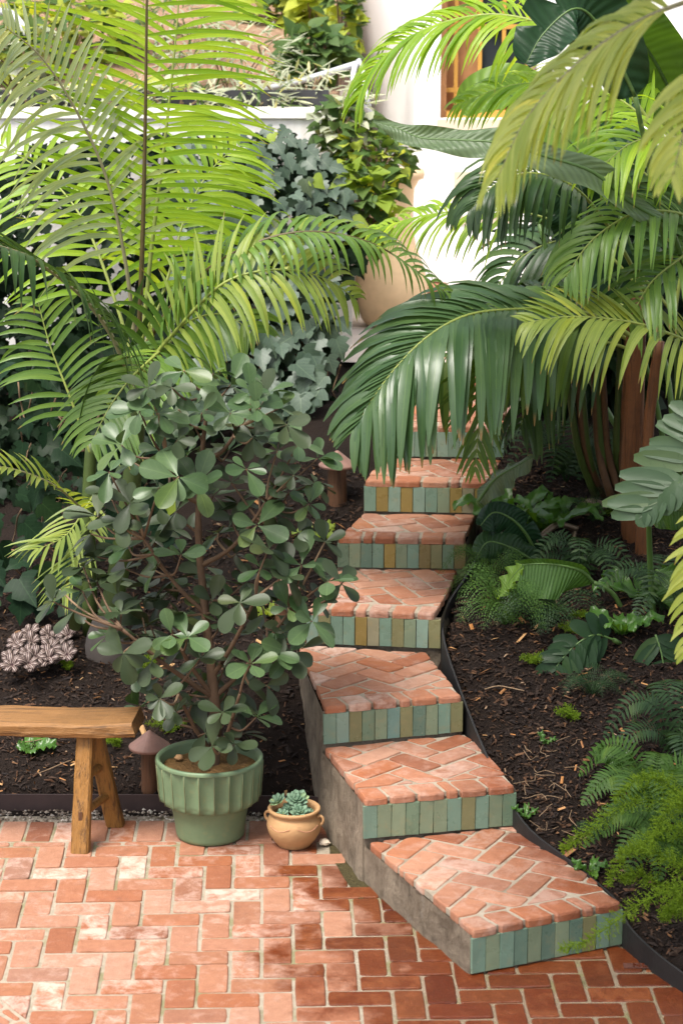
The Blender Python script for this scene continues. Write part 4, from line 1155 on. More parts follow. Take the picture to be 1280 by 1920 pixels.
# darker ivy at the left edge, larger leaves
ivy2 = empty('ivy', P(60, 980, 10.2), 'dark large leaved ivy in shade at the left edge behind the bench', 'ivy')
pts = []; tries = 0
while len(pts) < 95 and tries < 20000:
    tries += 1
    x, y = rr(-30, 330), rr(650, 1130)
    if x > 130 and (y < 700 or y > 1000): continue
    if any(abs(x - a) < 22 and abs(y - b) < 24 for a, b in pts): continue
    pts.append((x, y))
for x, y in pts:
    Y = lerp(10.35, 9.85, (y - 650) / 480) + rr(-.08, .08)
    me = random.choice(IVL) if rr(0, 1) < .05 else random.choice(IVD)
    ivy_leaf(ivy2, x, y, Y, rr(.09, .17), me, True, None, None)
for k in range(30):
    x = rr(-10, 320); y = rr(700, 1000); pts_ = [P(x + q * rr(-10, 10), y + q * rr(15, 35), 10.25 + rr(-.1, .1)) for q in range(5)]
    mk('stem', *tube(catmull(pts_, 8), .004, 5), 'ivy_stem', ivy2, pts_[0], True)

# ------------------------------------------------------------------ big paddle leaves (bird of paradise)
def paddle(parent, pts, width, nh, mat, cup=.25, name='leaf', prof=None, wave=.02, nx=26, ny=8, tears=(), rach='petiole_green', petiole=None, asym=(1, 1), sag=0, rr_=.009, label=None):
    cv = catmull([P(*q) if isinstance(q, tuple) else q for q in pts], nx); nh = V(nh).normalized()
    prof = prof or (lambda s: math.sin(math.pi * min(1, (s * .93 + .05)) ** .8) ** .62)
    vs, fs, uv = [], [], []; ph = rr(0, 9)
    for i, p in enumerate(cv):
        s = i / nx; tg = (cv[min(i+1, nx)] - cv[max(i-1, 0)]).normalized(); sd_ = tg.cross(nh).normalized(); n = sd_.cross(tg).normalized()
        wd = width * prof(s)
        for k in range(-ny, ny + 1):
            q = k / ny; am = asym[0] if k < 0 else asym[1]
            off = sd_ * (q * wd * am) + n * (cup * abs(q) ** 1.3 * wd + math.sin(s * 23 + ph + q * 3) * wave * abs(q) ** 2)
            off += DN * (sag * abs(q) ** 2 * wd) + tg * (abs(q) * wd * .30)
            jag = 0
            for (ts, sgn) in tears:
                if sgn * k > 0 and 0 <= s - ts < 1.01 / nx: jag = 1
            if jag: off = off * .35
            vs.append(p + off); uv.append((s * 3.2 + abs(q) * .25, q))
    m = 2 * ny + 1
    for i in range(nx):
        for k in range(m - 1): fs.append((i*m+k, (i+1)*m+k, (i+1)*m+k+1, i*m+k+1))
    o = mk(name, vs, fs, mat, parent, cv[0], True, uvs=uv)
    if label: o['label'] = label
    mk('midrib', *tube([c + DN * .002 for c in cv], lambda t: rr_ * (1 - .8 * t), 6), rach, o, cv[0], True)
    if petiole:
        pp = catmull([P(*q) if isinstance(q, tuple) else q for q in petiole] + [cv[0]], 14)
        mk('petiole', *tube(pp, lambda t: rr_ * (1.7 - .6 * t), 8), rach, o, pp[0], True)
    return o
random.seed(77)
bp0 = P(1235, 1180, 9.1); bp0.z = terrain(bp0.x, bp0.y)
# tall clump, top right
bt = P(1260, 1010, 9.9); bt.z = terrain(bt.x, bt.y)
tall = empty('bird_of_paradise', bt, 'tall bird of paradise plant with huge paddle leaves at the upper right', 'plant')
paddle(tall, [(1255, 420, 9.0), (1180, 378, 8.95), (1110, 322, 8.9), (1020, 292, 8.85), (940, 268, 8.85), (860, 262, 8.88), (790, 258, 8.92), (745, 240, 8.95), (700, 226, 8.97)], .105, (-.1, -.80, .6), 'paddle_long', .12, petiole=[bt, (1280, 800, 9.6), (1290, 560, 9.3)], asym=(.8, .55), wave=.020, nx=44, rr_=.010, label='long pale paddle leaf stretching left', prof=lambda s: math.sin(math.pi * min(1, (s * .95 + .03)) ** .7) ** .6)
paddle(tall, [(1160, 400, 9.9), (1100, 300, 9.9), (1010, 215, 9.9), (930, 170, 9.9), (865, 205, 9.85)], .16, (.2, -.8, .6), 'paddle_lit', .2, petiole=[bt, (1250, 700, 10.0)], tears=((.4, 1), (.6, -1)))
paddle(tall, [(1190, 180, 8.9), (1130, 60, 8.85), (1080, 15, 8.8), (1020, 60, 8.75), (985, 120, 8.7)], .145, (-.2, -.9, .4), 'paddle_dark', .2, petiole=[bt, (1265, 600, 9.3)], tears=((.55, 1), (.7, 1), (.4, -1)))
paddle(tall, [(1170, 560, 9.8), (1120, 470, 9.8), (1080, 400, 9.8), (1040, 360, 9.8)], .14, (-.3, -.9, .35), 'paddle_dark', .15, petiole=[bt, (1230, 760, 9.9)])
paddle(tall, [(1290, 240, 9.7), (1230, 120, 9.6), (1180, 40, 9.5), (1150, -60, 9.4)], .15, (-.4, -.8, .3), 'paddle_green', .2, petiole=[bt, (1290, 600, 9.8)])
paddle(tall, [(1010, 420, 10.3), (1060, 340, 10.3), (1120, 250, 10.3), (1190, 190, 10.3), (1270, 170, 10.3)], .13, (.1, -.9, .4), 'paddle_dark', .2, petiole=[bt, (1100, 700, 10.2)])
# pleated leaf at the right edge
frond(tall, [(1350, 790, 8.62), (1320, 840, 8.6), (1290, 885, 8.58), (1250, 925, 8.56), (1205, 965, 8.55)], (-.45, -.85, .45), .10, .080, 13, 'pleat_grey', (30, 60), .6, 'petiole_green', .007, .02, lift=.02, jit=.02, sweep2=(0, 45), drop2=.12, L2=.235, tip=.5, tipk=.28, prof=lambda s: 1.0, label='grey pleated leaf at the right edge')
paddle(tall, [(1215, 965, 8.75), (1260, 955, 8.7), (1320, 960, 8.65)], .085, (0, -.9, .3), 'paddle_green', .1, petiole=[P(1226, 1190, 9.0), (1218, 1060, 8.9)])

# low clump in the right bed
low = empty('bird_of_paradise', bp0, 'low bird of paradise with drooping torn leaves over the right bed', 'plant')
paddle(low, [(1112, 1092, 9.05), (1090, 1070, 9.02), (1050, 1059, 9.0), (1010, 1056, 9.0), (978, 1058, 9.0)], .150, (0, -1, .25), 'paddle_green', .08, petiole=[bp0, (1185, 1170, 9.1), (1150, 1115, 9.08)], asym=(1, .12), wave=.006, rr_=.008, prof=lambda s: min(1, s * 5 + .12) * (1 - max(0, s - .75) * .9), label='glossy green folded leaf')
paddle(low, [(982, 1058, 9.0), (965, 1075, 9.02), (950, 1095, 9.04), (930, 1122, 9.05)], .045, (-.8, -.5, .3), 'paddle_lit', .1, rr_=.003)
frond(low, [(1150, 1200, 8.75), (1115, 1190, 8.72), (1080, 1208, 8.7), (1045, 1246, 8.66), (1018, 1295, 8.62), (1006, 1340, 8.58)], (-.2, -.9, .45), .20, .060, 13, 'pleat_dark', (12, 45), .9, 'petiole_green', .005, .06, lift=.02, jit=.03, sweep2=(25, 55), L2=.10, drop2=.4, tip=.75, tipk=.28, prof=lambda s: 1.0, label='torn dark leaf hanging over the mulch')
mk('petiole', *tube(catmull([bp0, P(1195, 1215, 8.95), P(1150, 1200, 8.75)], 10), .010, 7), 'petiole_green', low, bp0, True)
frond(low, [(1228, 1190, 8.7), (1240, 1230, 8.66), (1246, 1290, 8.62), (1240, 1375, 8.56)], (-.1, -1, .2), .19, .062, 9, 'pleat_dark', (25, 60), .7, 'petiole_green', .005, .02, lift=.02, jit=.03, tip=.7, tipk=.28, prof=lambda s: 1.0, label='dark pleated leaf near the right edge')
paddle(low, [(1190, 1440, 8.0), (1150, 1418, 7.98), (1110, 1415, 7.96)], .05, (-.1, -.8, .6), 'paddle_green', .1, petiole=[P(1195, 1500, 8.1)], tears=((.5, 1),))
paddle(low, [(1230, 1070, 9.0), (1250, 1090, 8.95), (1275, 1140, 8.9)], .07, (-.2, -.9, .5), 'paddle_green', .1, petiole=[bp0])
b3 = P(925, 1060, 9.85); b3.z = terrain(b3.x, b3.y)
small = empty('bird_of_paradise', b3, 'small bird of paradise with dark wrinkled leaves beside the fifth step', 'plant')
paddle(small, [(895, 940, 9.7), (925, 900, 9.68), (955, 880, 9.66), (1000, 855, 9.64)], .055, (-.3, -.75, .7), 'paddle_grey', -.3, petiole=[b3, (930, 980, 9.75)], sag=.4)
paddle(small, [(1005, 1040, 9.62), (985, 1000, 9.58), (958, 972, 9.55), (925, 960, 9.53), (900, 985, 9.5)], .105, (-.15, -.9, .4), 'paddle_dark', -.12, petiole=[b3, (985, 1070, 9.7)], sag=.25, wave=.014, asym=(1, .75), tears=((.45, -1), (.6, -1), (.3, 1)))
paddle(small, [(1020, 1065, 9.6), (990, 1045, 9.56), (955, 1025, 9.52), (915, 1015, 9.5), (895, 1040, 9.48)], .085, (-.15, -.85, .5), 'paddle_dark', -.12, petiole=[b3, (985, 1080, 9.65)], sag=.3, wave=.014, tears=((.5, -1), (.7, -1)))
for k in range(5):
    mk('stem', *tube(catmull([b3 + V((rr(-.05, .05), rr(-.03, .03), -.02)), P(915 + k * 8, 1030, 9.8), P(905 + k * 16, 985, 9.75)], 8), lambda t: .012 - .006 * t, 7), 'stem_green', small, b3, True)

# ------------------------------------------------------------------ right palms
random.seed(5)
rb = P(1185, 1110, 9.75); rb.z = terrain(rb.x, rb.y)
rp = empty('palm_tree', rb, 'right palm with orange brown trunk and broad drooping frond over the steps', 'palm tree')
mk('trunk', *tube(catmull([rb + V((0, 0, -.05)), P(1180, 980, 9.75), P(1184, 820, 9.74), P(1190, 660, 9.72), P(1200, 560, 9.7)], 14), lambda t: .036 + .012 * math.sin(t * 3.0), 12, jit=.2), 'palm_sheath', rp, smooth=True)
mk('trunk', *tube(catmull([P(1200, 1112, 9.6), P(1203, 980, 9.6), P(1215, 800, 9.62), P(1235, 640, 9.6)], 14), lambda t: .030 - .008 * t, 12, jit=.2), 'palm_sheath', rp, smooth=True)
for k in range(8):   # old sheaths
    x0 = 1100 + k * 9 + rr(-6, 6); x1 = 1050 + k * 17 + rr(-10, 10)
    pts_ = [P(x0 + 15, 930, 9.95 + rr(-.1, .1)), P(lerp(x0, x1, .35), 850, 9.9), P(lerp(x0, x1, .7), 750, 9.85), P(x1, 650, 9.8), P(x1 - 10, 590, 9.75)]
    mk('dead_sheath', *tube(catmull(pts_, 10), lambda t: .020 - .008 * t, 6), 'dead_sheath' if k % 2 else 'stem_green', rp, pts_[0], True)
# hero frond over the steps
frond(rp, [(1195, 640, 9.7), (1130, 598, 9.62), (1060, 580, 9.52), (970, 580, 9.42), (880, 590, 9.32), (810, 625, 9.24), (750, 680, 9.18), (700, 745, 9.14), (668, 800, 9.12)],
      (-.25, -.55, .8), .62, .062, 38, 'palm_blue', (18, 48), 2.2, 'rachis_green', .012, .28, lift=.12, drop2=.9, sweep2=(38, 56), L2=.46, label='broad blue green frond hanging over the steps', tip=.5, tipk=.6)
frond(rp, [(990, 640, 9.55), (930, 660, 9.45), (903, 720, 9.40), (897, 800, 9.38), (890, 880, 9.37)], (-.1, -1, .1), .26, .024, 16, 'palm_mid', (45, 66), .5, 'rachis_green', .007, .15, lift=.05)
frond(rp, [(1205, 600, 9.7), (1140, 560, 9.8), (1050, 545, 9.9), (960, 560, 10.0), (900, 600, 10.05)], (0, -.4, 1), .46, .045, 22, 'palm_dark', (20, 45), 1.3, 'rachis_green', .010, .15)
frond(rp, [(1195, 660, 9.72), (1120, 640, 9.7), (1050, 660, 9.68), (1000, 720, 9.66), (975, 800, 9.65)], (-.3, -.6, .7), .42, .036, 18, 'palm_dark', (20, 45), 2.0, 'rachis_green', .009, .15)
frond(rp, [(1195, 650, 9.75), (1110, 600, 9.72), (1010, 590, 9.7), (910, 610, 9.68), (840, 665, 9.66), (800, 740, 9.65)], (-.2, -.6, .8), .50, .046, 26, 'palm_mid', (18, 46), 2.0, 'rachis_green', .010, .2, lift=.12, drop2=1.4, L2=.40)
# right edge frond
frond(rp, [(1330, 660, 9.0), (1270, 632, 8.95), (1200, 608, 8.9), (1130, 597, 8.86), (1060, 594, 8.82), (985, 605, 8.8)], (.05, -.6, .9), .40, .030, 26, 'palm_lime', (32, 52), 1.3, 'rachis_green', .009, .02, lift=.2, drop2=.25, sweep2=(42, 56), L2=.24)
# hanging frond in the middle of the right side
frond(rp, [(1215, 560, 9.6), (1150, 440, 9.4), (1080, 355, 9.25), (1000, 325, 9.15), (930, 345, 9.08), (880, 395, 9.05)], (-.1, -.6, .9), .40, .034, 30, 'palm_dark', (22, 50), 2.0, 'rachis_green', .010, .35, lift=.15)
frond(rp, [(1215, 560, 9.75), (1110, 450, 9.8), (990, 400, 9.9), (880, 395, 10.0), (790, 405, 10.1), (700, 430, 10.2)], (0, -.5, 1), .34, .026, 28, 'palm_bright', (25, 48), 1.5, 'rachis_green', .008, .4, lift=.2)
for (a, b_) in (((1240, 560, 10.1), [(1150, 470, 10.2), (1060, 450, 10.3), (980, 480, 10.35), (930, 540, 10.4)]), ((1260, 540, 10.0), [(1250, 430, 10.0), (1220, 340, 10.0), (1160, 300, 10.0), (1090, 330, 10.0)]),
               ((1270, 600, 10.2), [(1200, 520, 10.3), (1120, 500, 10.4), (1050, 530, 10.45)]), ((1265, 580, 9.9), [(1290, 430, 9.9), (1310, 330, 9.9), (1330, 220, 9.9)])):
    frond(rp, [a] + b_, (-.05, -.6, .8), .42, .036, 22, 'palm_dark', (22, 45), 1.2, 'rachis_green', .010, .12)
# bright fronds top right
b4 = P(1330, 1000, 9.2); b4.z = terrain(b4.x, b4.y)
tp = empty('palm_tree', b4, 'palm at the right edge with bright arching fronds across the house window', 'palm tree')
mk('trunk', *tube(catmull([b4, P(1335, 800, 9.2), P(1330, 600, 9.2), P(1310, 420, 9.15)], 12), lambda t: .055 - .02 * t, 12), 'palm_sheath', tp, smooth=True)
frond(tp, [(1310, 430, 9.2), (1240, 270, 9.2), (1150, 140, 9.2), (1050, 60, 9.25), (940, 28, 9.3), (840, 40, 9.35), (760, 75, 9.4), (700, 130, 9.45), (672, 185, 9.48)], (0, -.5, 1), .40, .026, 46, 'palm_bright', (28, 55), 1.4, 'rachis_green', .010, .35, lift=.2, tip=.55)
frond(tp, [(1310, 430, 9.2), (1260, 300, 9.25), (1180, 200, 9.3), (1080, 160, 9.35), (960, 160, 9.45), (860, 195, 9.5)], (0, -.5, 1), .38, .028, 32, 'palm_bright', (28, 50), 1.2, 'rachis_green', .010, .3, lift=.2)
frond(tp, [(1320, 420, 9.2), (1300, 300, 9.1), (1250, 260, 9.05), (1180, 270, 9.0), (1110, 330, 8.95)], (-.1, -.6, .9), .36, .028, 24, 'palm_bright', (30, 50), 1.2, 'rachis_green', .010, .2, lift=.15)
frond(tp, [(1320, 430, 9.2), (1270, 400, 9.1), (1190, 400, 9.0), (1110, 450, 8.95), (1060, 520, 8.92)], (-.1, -.6, .9), .34, .028, 22, 'palm_mid', (30, 50), 1.3, 'rachis_green', .010, .2, lift=.15)
frond(tp, [(1320, 440, 9.2), (1280, 480, 9.1), (1220, 530, 9.0), (1180, 600, 8.95)], (-.3, -.6, .8), .34, .028, 18, 'palm_mid', (30, 50), 1.0, 'rachis_green', .010, .2, lift=.15)
# near, out of focus fronds
b5 = V((2.3, 5.6, 0)); b5.z = .05
npalm = empty('palm_tree', b5, 'out of focus palm reaching in from beyond the right edge of the patio', 'palm tree')
mk('trunk', *tube(catmull([b5, V((2.28, 5.6, .8)), V((2.25, 5.6, 1.6)), V((2.2, 5.6, 2.2))], 12), lambda t: .07 - .02 * t, 12), 'palm_sheath', npalm, smooth=True)
top = V((2.2, 5.6, 2.2))
frond(npalm, [top, V((1.9, 5.6, 2.95)), P(1500, -60, 5.75), P(1280, 5, 5.85), P(1170, 55, 5.9), P(1070, 130, 5.95), P(985, 225, 6.0), P(935, 330, 6.03)], (-.2, -.5, .9), .36, .028, 38, 'palm_near', (25, 52), 1.5, 'rachis_pale', .010, .45, lift=.1, tip=.55)
frond(npalm, [top, V((1.8, 5.5, 2.6)), P(1480, 60, 5.5), P(1380, 110, 5.45), P(1300, 200, 5.4), P(1260, 330, 5.38)], (-.4, -.6, .7), .26, .026, 18, 'palm_near', (30, 50), 1.0, 'rachis_pale', .009, .5, lift=.1)
frond(npalm, [top, V((1.6, 5.8, 2.1)), P(1420, 900, 6.4), P(1340, 960, 6.6), P(1295, 1080, 6.7), P(1285, 1230, 6.75)], (-.6, -.7, .4), .20, .024, 22, 'palm_near', (40, 50), .6, 'rachis_pale', .008, .45, lift=.05)

# ------------------------------------------------------------------ ferns
def fern_frond(parent, pts, L, N, mat, W=.011, droop=.5, nh=(0, -.5, 1), serr=True):
    cv = catmull(pts, 24); nh = V(nh).normalized(); vs, fs = [], []
    for i in range(N):
        s = .08 + .92 * (i + .5) / N; f = s * 24; k = min(int(f), 23); p = cv[k].lerp(cv[k+1], f - k); tg = (cv[k+1] - cv[k]).normalized()
        side = tg.cross(nh).normalized(); n = side.cross(tg)
        l = L * (math.sin(math.pi * min(1, s * .86 + .14)) ** .7) * rr(.9, 1.08)
        for sg in (-1, 1):
            d = (side * sg + tg * .35 + n * rr(-.1, .15)).normalized()
            if serr:
                m = 4
                for q in range(m):       # leaflets of leaflets
                    t_ = (q + .6) / m; c = p + d * l * t_ + DN * droop * l * t_ * t_ * .5; wl = l * .30 * (1 - t_ * .75)
                    for s2 in (-1, 1):
                        e_ = (tg * s2 + d * .45).normalized(); kk = len(vs)
                        vs += [c, c + e_ * wl * .5 + d * wl * .28, c + e_ * wl, c + e_ * wl * .5 - d * wl * .28]; fs.append((kk, kk+1, kk+2, kk+3))
            else:
                a, b_ = leaflet_strip(p, d, n, l, W, droop, 3, .1); kk = len(vs); vs += a; fs += [tuple(q + kk for q in g) for g in b_]
    tv, tf = tube(cv, lambda t: .0022 * (1 - .7 * t), 4); kk = len(vs); vs += tv; fs += [tuple(q + kk for q in g) for g in tf]
    o = mk('frond', vs, fs, mat, parent, cv[0]); return o
def plume(parent, pts, rad, N, mat):      # fluffy asparagus fern plume
    cv = catmull(pts, 30); vs, fs = [], []
    for i in range(N):
        s = .04 + .96 * i / N; f = s * 30; k = min(int(f), 29); p = cv[k].lerp(cv[k+1], f - k); tg = (cv[k+1] - cv[k]).normalized()
        u = tg.orthogonal().normalized(); v_ = tg.cross(u); a = rr(0, 6.283)
        d = (u * math.cos(a) + v_ * math.sin(a) + tg * rr(.2, .7)).normalized(); l = rad * (1 - .65 * s ** 2.2) * rr(.55, 1.1)
        for q in range(5):
            c = p + d * l * (q + 1) / 5; 
            for j in range(3):
                e_ = (d * .5 + V((rr(-1, 1), rr(-1, 1), rr(-.8, 1)))).normalized(); wl = l * rr(.14, .30); sdv = e_.orthogonal().normalized() * .0013; kk = len(vs)
                vs += [c - sdv, c + sdv, c + e_ * wl]; fs.append((kk, kk+1, kk+2))
        sdv = d.orthogonal().normalized() * .0007; kk = len(vs); vs += [p - sdv, p + sdv, p + d * l]; fs.append((kk, kk+1, kk+2))
    tv, tf = tube(cv, lambda t: .0026 * (1 - .7 * t), 5); kk = len(vs); vs += tv; fs += [tuple(q + kk for q in g) for g in tf]
    return mk('plume', vs, fs, mat, parent, cv[0])
def fern(px, py, Y, n, L, PL, mat, label, dirs=None, h=.5, N=16, serr=True):
    b = P(px, py, Y); b.z = terrain(b.x, b.y) - .005
    f = empty('fern', b, label, 'fern')
    for k in range(n):
        a = 2 * math.pi * k / n + rr(-.35, .35) if dirs is None else R(dirs[k % len(dirs)] + rr(-14, 14))
        l = L * rr(.75, 1.15); d = V((math.cos(a), math.sin(a), 0)); hh = h * rr(.7, 1.3)
        pts_ = [b, b + d * l * .3 + V((0, 0, l * hh * .75)), b + d * l * .65 + V((0, 0, l * hh * .85)), b + d * l + V((0, 0, l * hh * .35))]
        fern_frond(f, pts_, PL, N, mat, serr=serr, W=.013)
    return f
random.seed(15)
fern(945, 1165, 9.0, 13, .27, .075, 'fern_green', 'lacy green fern in the bed beside the fourth step', h=.7)
fern(1020, 1170, 8.95, 10, .25, .07, 'fern_dark', 'darker lacy fern beneath the folded paddle leaf', h=.6)
fern(1225, 1450, 7.75, 15, .30, .075, 'fern_green', 'full sword fern at the right edge above the feathery plumes', h=.75, N=24, serr=False)
fern(1270, 1400, 8.0, 10, .30, .07, 'fern_dark', 'dark fern half hidden at the right edge behind the sword fern', h=.8, N=22, serr=False)
fern(1120, 1560, 7.6, 7, .13, .035, 'fern_dark', 'tiny fern between the sword fern and the second step', h=.7, N=12)
fern(1110, 1020, 9.9, 8, .16, .04, 'fern_dark', 'small dark fern behind the bronze spotlight', h=.9, N=12)
ab = P(1260, 1640, 7.15); ab.z = terrain(ab.x, ab.y)
af = empty('asparagus_fern', ab, 'feathery asparagus fern with long plumes reaching over the lowest step', 'fern')
for pts_ in ([(1300, 1515, 7.45), (1200, 1500, 7.4), (1130, 1535, 7.35), (1080, 1575, 7.3), (1052, 1592, 7.28)],
             [(1300, 1560, 7.3), (1260, 1555, 7.28), (1200, 1580, 7.22), (1160, 1620, 7.15), (1140, 1660, 7.1)],
             [(1300, 1640, 7.15), (1260, 1615, 7.12), (1200, 1590, 7.15), (1160, 1600, 7.12)],
             [(1310, 1655, 7.0), (1250, 1672, 6.95), (1190, 1700, 6.88), (1130, 1745, 6.82), (1080, 1772, 6.78), (1050, 1778, 6.76)],
             [(1310, 1690, 7.0), (1270, 1700, 6.95), (1240, 1720, 6.9)],
             [(1310, 1590, 7.2), (1290, 1500, 7.2), (1240, 1530, 7.15), (1215, 1600, 7.1)],
             [(1300, 1700, 7.15), (1240, 1660, 7.15), (1190, 1640, 7.15), (1165, 1650, 7.13)],
             [(1290, 1520, 7.4), (1250, 1470, 7.4), (1200, 1460, 7.4), (1150, 1500, 7.38)]):
    q_ = [P(*q) for q in pts_]
    plume(af, [ab] + q_ if False else q_, .050, 260, 'asparagus')
for x, y, Y, r_, lab in ((1075, 1195, 8.9, .05, 'small feathery green tuft by the torn paddle leaf'), (1085, 1150, 9.05, .03, 'upright feathery sprig behind the torn paddle leaf'), (1000, 1238, 8.72, .05, 'low feathery sprig creeping over the mulch'),
                         (1075, 1345, 8.35, .06, 'little green groundcover tuft on the mulch'), (225, 1390, 8.75, .09, 'mossy green tuft behind the bench leg'), (130, 1240, 9.35, .08, 'bright mossy tuft beside the striped succulent'), (320, 1370, 8.75, .08, 'mossy tuft behind the fluted pot'),
                         (270, 1230, 9.3, .07, 'mossy tuft right of the palm foot'), (1130, 1010, 9.95, .10, 'dark feathery tuft behind the spotlight')):
    b = P(x, y, Y); b.z = terrain(b.x, b.y)
    t_ = empty('moss_tuft', b, lab, 'plant')
    for k in range(4):
        a = rr(0, 6.28); q_ = [b, b + V((math.cos(a) * r_ * .6, math.sin(a) * r_ * .6, r_ * .5)), b + V((math.cos(a) * r_ * 1.3, math.sin(a) * r_ * 1.3, r_ * .55))]
        plume(t_, q_, .026, 60, 'asparagus')

fern(1110, 1300, 8.5, 9, .16, .04, 'fern_dark', 'small fern on the mulch under the torn paddle leaf', h=.6, N=14)
fern(1240, 1180, 9.0, 10, .26, .07, 'fern_dark', 'dark fern at the foot of the trunks near the right edge', h=.8, N=18, serr=False)
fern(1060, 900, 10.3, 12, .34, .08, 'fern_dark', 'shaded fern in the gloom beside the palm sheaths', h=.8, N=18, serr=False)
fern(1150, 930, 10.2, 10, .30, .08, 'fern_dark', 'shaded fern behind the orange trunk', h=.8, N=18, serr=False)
fern(915, 1125, 9.35, 9, .20, .055, 'fern_green', 'low green fern close to the steel edging', h=.8, N=14)
fern(1085, 1120, 9.35, 10, .24, .06, 'fern_dark', 'shaded fern right of the folded paddle leaf', h=.9, N=16, serr=False)
fern(1255, 1560, 7.4, 12, .28, .07, 'fern_green', 'arching fern behind the feathery plumes', h=.8, N=22, serr=False)
# ------------------------------------------------------------------ strap leaved plants and seedlings
def strap(px, py, Y, n, L, W, label, mat='strap_green', up=.7):
    b = P(px, py, Y); b.z = terrain(b.x, b.y); t_ = empty('strap_plant', b, label, 'plant')
    for k in range(n):
        a = 2 * math.pi * k / n + rr(-.3, .3); d = V((math.cos(a), math.sin(a), up * rr(.6, 1.4))).normalized(); l = L * rr(.7, 1.1)
        c1 = b + d * l * .5; c2 = b + d * l * .8 + V((d.x, d.y, 0)) * l * .1; c3 = b + d * l * .85 + V((d.x, d.y, -.5)) * l * .3
        o = paddle(t_, [b + d * .01, c1, c2, c3], W * rr(.8, 1.1), (0, -.4, 1), mat, .35, nx=12, ny=3, wave=.012, rr_=.003, prof=lambda s: (math.sin(math.pi * (s * .9 + .08))) ** .7)
strap(960, 955, 9.95, 12, .30, .034, 'bright green strap leaved fern beside the sixth step')
strap(1015, 985, 9.85, 10, .28, .032, 'green strap leaved plant behind the bronze spotlight')
strap(1200, 1150, 9.15, 7, .20, .030, 'wavy bright green plant at the foot of the orange trunk')
strap(1165, 1250, 8.85, 8, .16, .028, 'wavy green plant under the torn paddle leaf')
strap(60, 1372, 8.72, 5, .085, .028, 'small broad leaved green seedling under the bench seat', up=.4)
strap(985, 1560, 7.75, 4, .07, .012, 'tiny weed beside the steel edging', up=.9)
strap(1022, 1365, 8.2, 3, .06, .010, 'single small seedling on the mulch', up=1.2)
strap(1105, 1610, 7.4, 5, .08, .014, 'small weed at the corner of the lowest step', up=.8)
strap(590, 985, 9.95, 6, .12, .022, 'lime green seedling on the mulch beside the fifth step', 'ivy_lime', .5)
strap(500, 1130, 9.35, 5, .10, .02, 'lime seedling behind the shrub near the middle steps', 'ivy_lime', .5)
# dry stems on the right bed
b = P(1020, 1450, 8.0); b.z = terrain(b.x, b.y)
ds = empty('dry_weed', b, 'tangle of dry yellow weed stems on the mulch by the second step', 'weed')
for k in range(26):
    c = P(rr(975, 1075), rr(1400, 1530), 8.0); 
    c = G(rr(980, 1070), rr(1400, 1540), .32); c.z = terrain(c.x, c.y) + .012; a = rr(0, 6.28); l = rr(.05, .12)
    pts_ = [c + V((math.cos(a) * l * q, math.sin(a) * l * q, rr(0, .03))) + V((rr(-.012, .012), rr(-.012, .012), 0)) for q in (0, .35, .7, 1)]
    mk('stem', *tube(catmull(pts_, 6), .0014, 4), 'twig', ds, c)

# ------------------------------------------------------------------ striped succulent clump
b = P(75, 1235, 9.3); b.z = terrain(b.x, b.y)
clump = empty('striped_succulent', b, 'mauve and white striped rosette plant behind the bench', 'succulent')
vs_, fs_ = fleshy(1, .75, .22)
sm = bpy.data.meshes.new('leaf'); sm.from_pydata(vs_, [], fs_); sm.materials.append(M['striped_leaf']); sm.polygons.foreach_set('use_smooth', [True] * len(sm.polygons))
ul = sm.uv_layers.new(name='UVMap'); ul.data.foreach_set('uv', [c for lp in sm.loops for c in (sm.vertices[lp.vertex_index].co.x, sm.vertices[lp.vertex_index].co.y * 2)])
for k in range(26):
    x, y = random.gauss(78, 36), random.gauss(1218, 20)
    if not (8 < x < 150 and 1180 < y < 1262): continue
    c = G(x, y, b.z + .05 + rr(0, .05)); up = V((rr(-.4, .4), -.6, 1)).normalized(); ax = up.orthogonal().normalized(); ay = up.cross(ax)
    for j in range(7):
        a = 2 * math.pi * j / 7 + rr(-.2, .2); d = (ax * math.cos(a) + ay * math.sin(a) + up * rr(.5, 1.0)).normalized()
        o = bpy.data.objects.new('leaf', sm); link(o, clump, c); o.rotation_euler = orient(d, -d.cross(up).cross(d)).to_euler(); q = rr(.042, .062); o.scale = (q, q, q)

# ------------------------------------------------------------------ urn with lemon on the terrace
uc = G(732, 610, 1.18)
urn = empty('clay_urn', uc, 'big buff clay urn on the terrace with a lemon plant spilling over it', 'urn')
UH = P(716, 322, uc.y - .15).z - 1.18
mk('body', *lathe([(.12, 0), (.145, .005), (.175, .05 * UH), (.208, .15 * UH), (.218, .25 * UH), (.198, .37 * UH), (.150, .50 * UH), (.122, .66 * UH), (.135, .88 * UH), (.165, .94 * UH)], uc, 36), 'urn_clay', urn, smooth=True)
mk('rim', *lathe([(.160, .935 * UH), (.188, .945 * UH), (.195, .97 * UH), (.188, UH), (.165, UH * .995), (.15, UH * .95)], uc, 36), 'urn_clay', urn, smooth=True)
soil_disc('potting_soil', uc, .158, UH * .95, 'soil', urn, .01)
c2 = G(800, 585, 1.18)
p2 = empty('clay_pot', c2, 'low red clay pot behind the big urn', 'pot')
mk('body', *lathe([(.06, 0), (.09, .01), (.115, .10), (.12, .16), (.112, .165), (.10, .10)], c2, 28), 'red_clay', p2, smooth=True)
mk('rim', *lathe([(.118, .15), (.128, .152), (.128, .175), (.112, .176)], c2, 28), 'red_clay', p2, smooth=True)
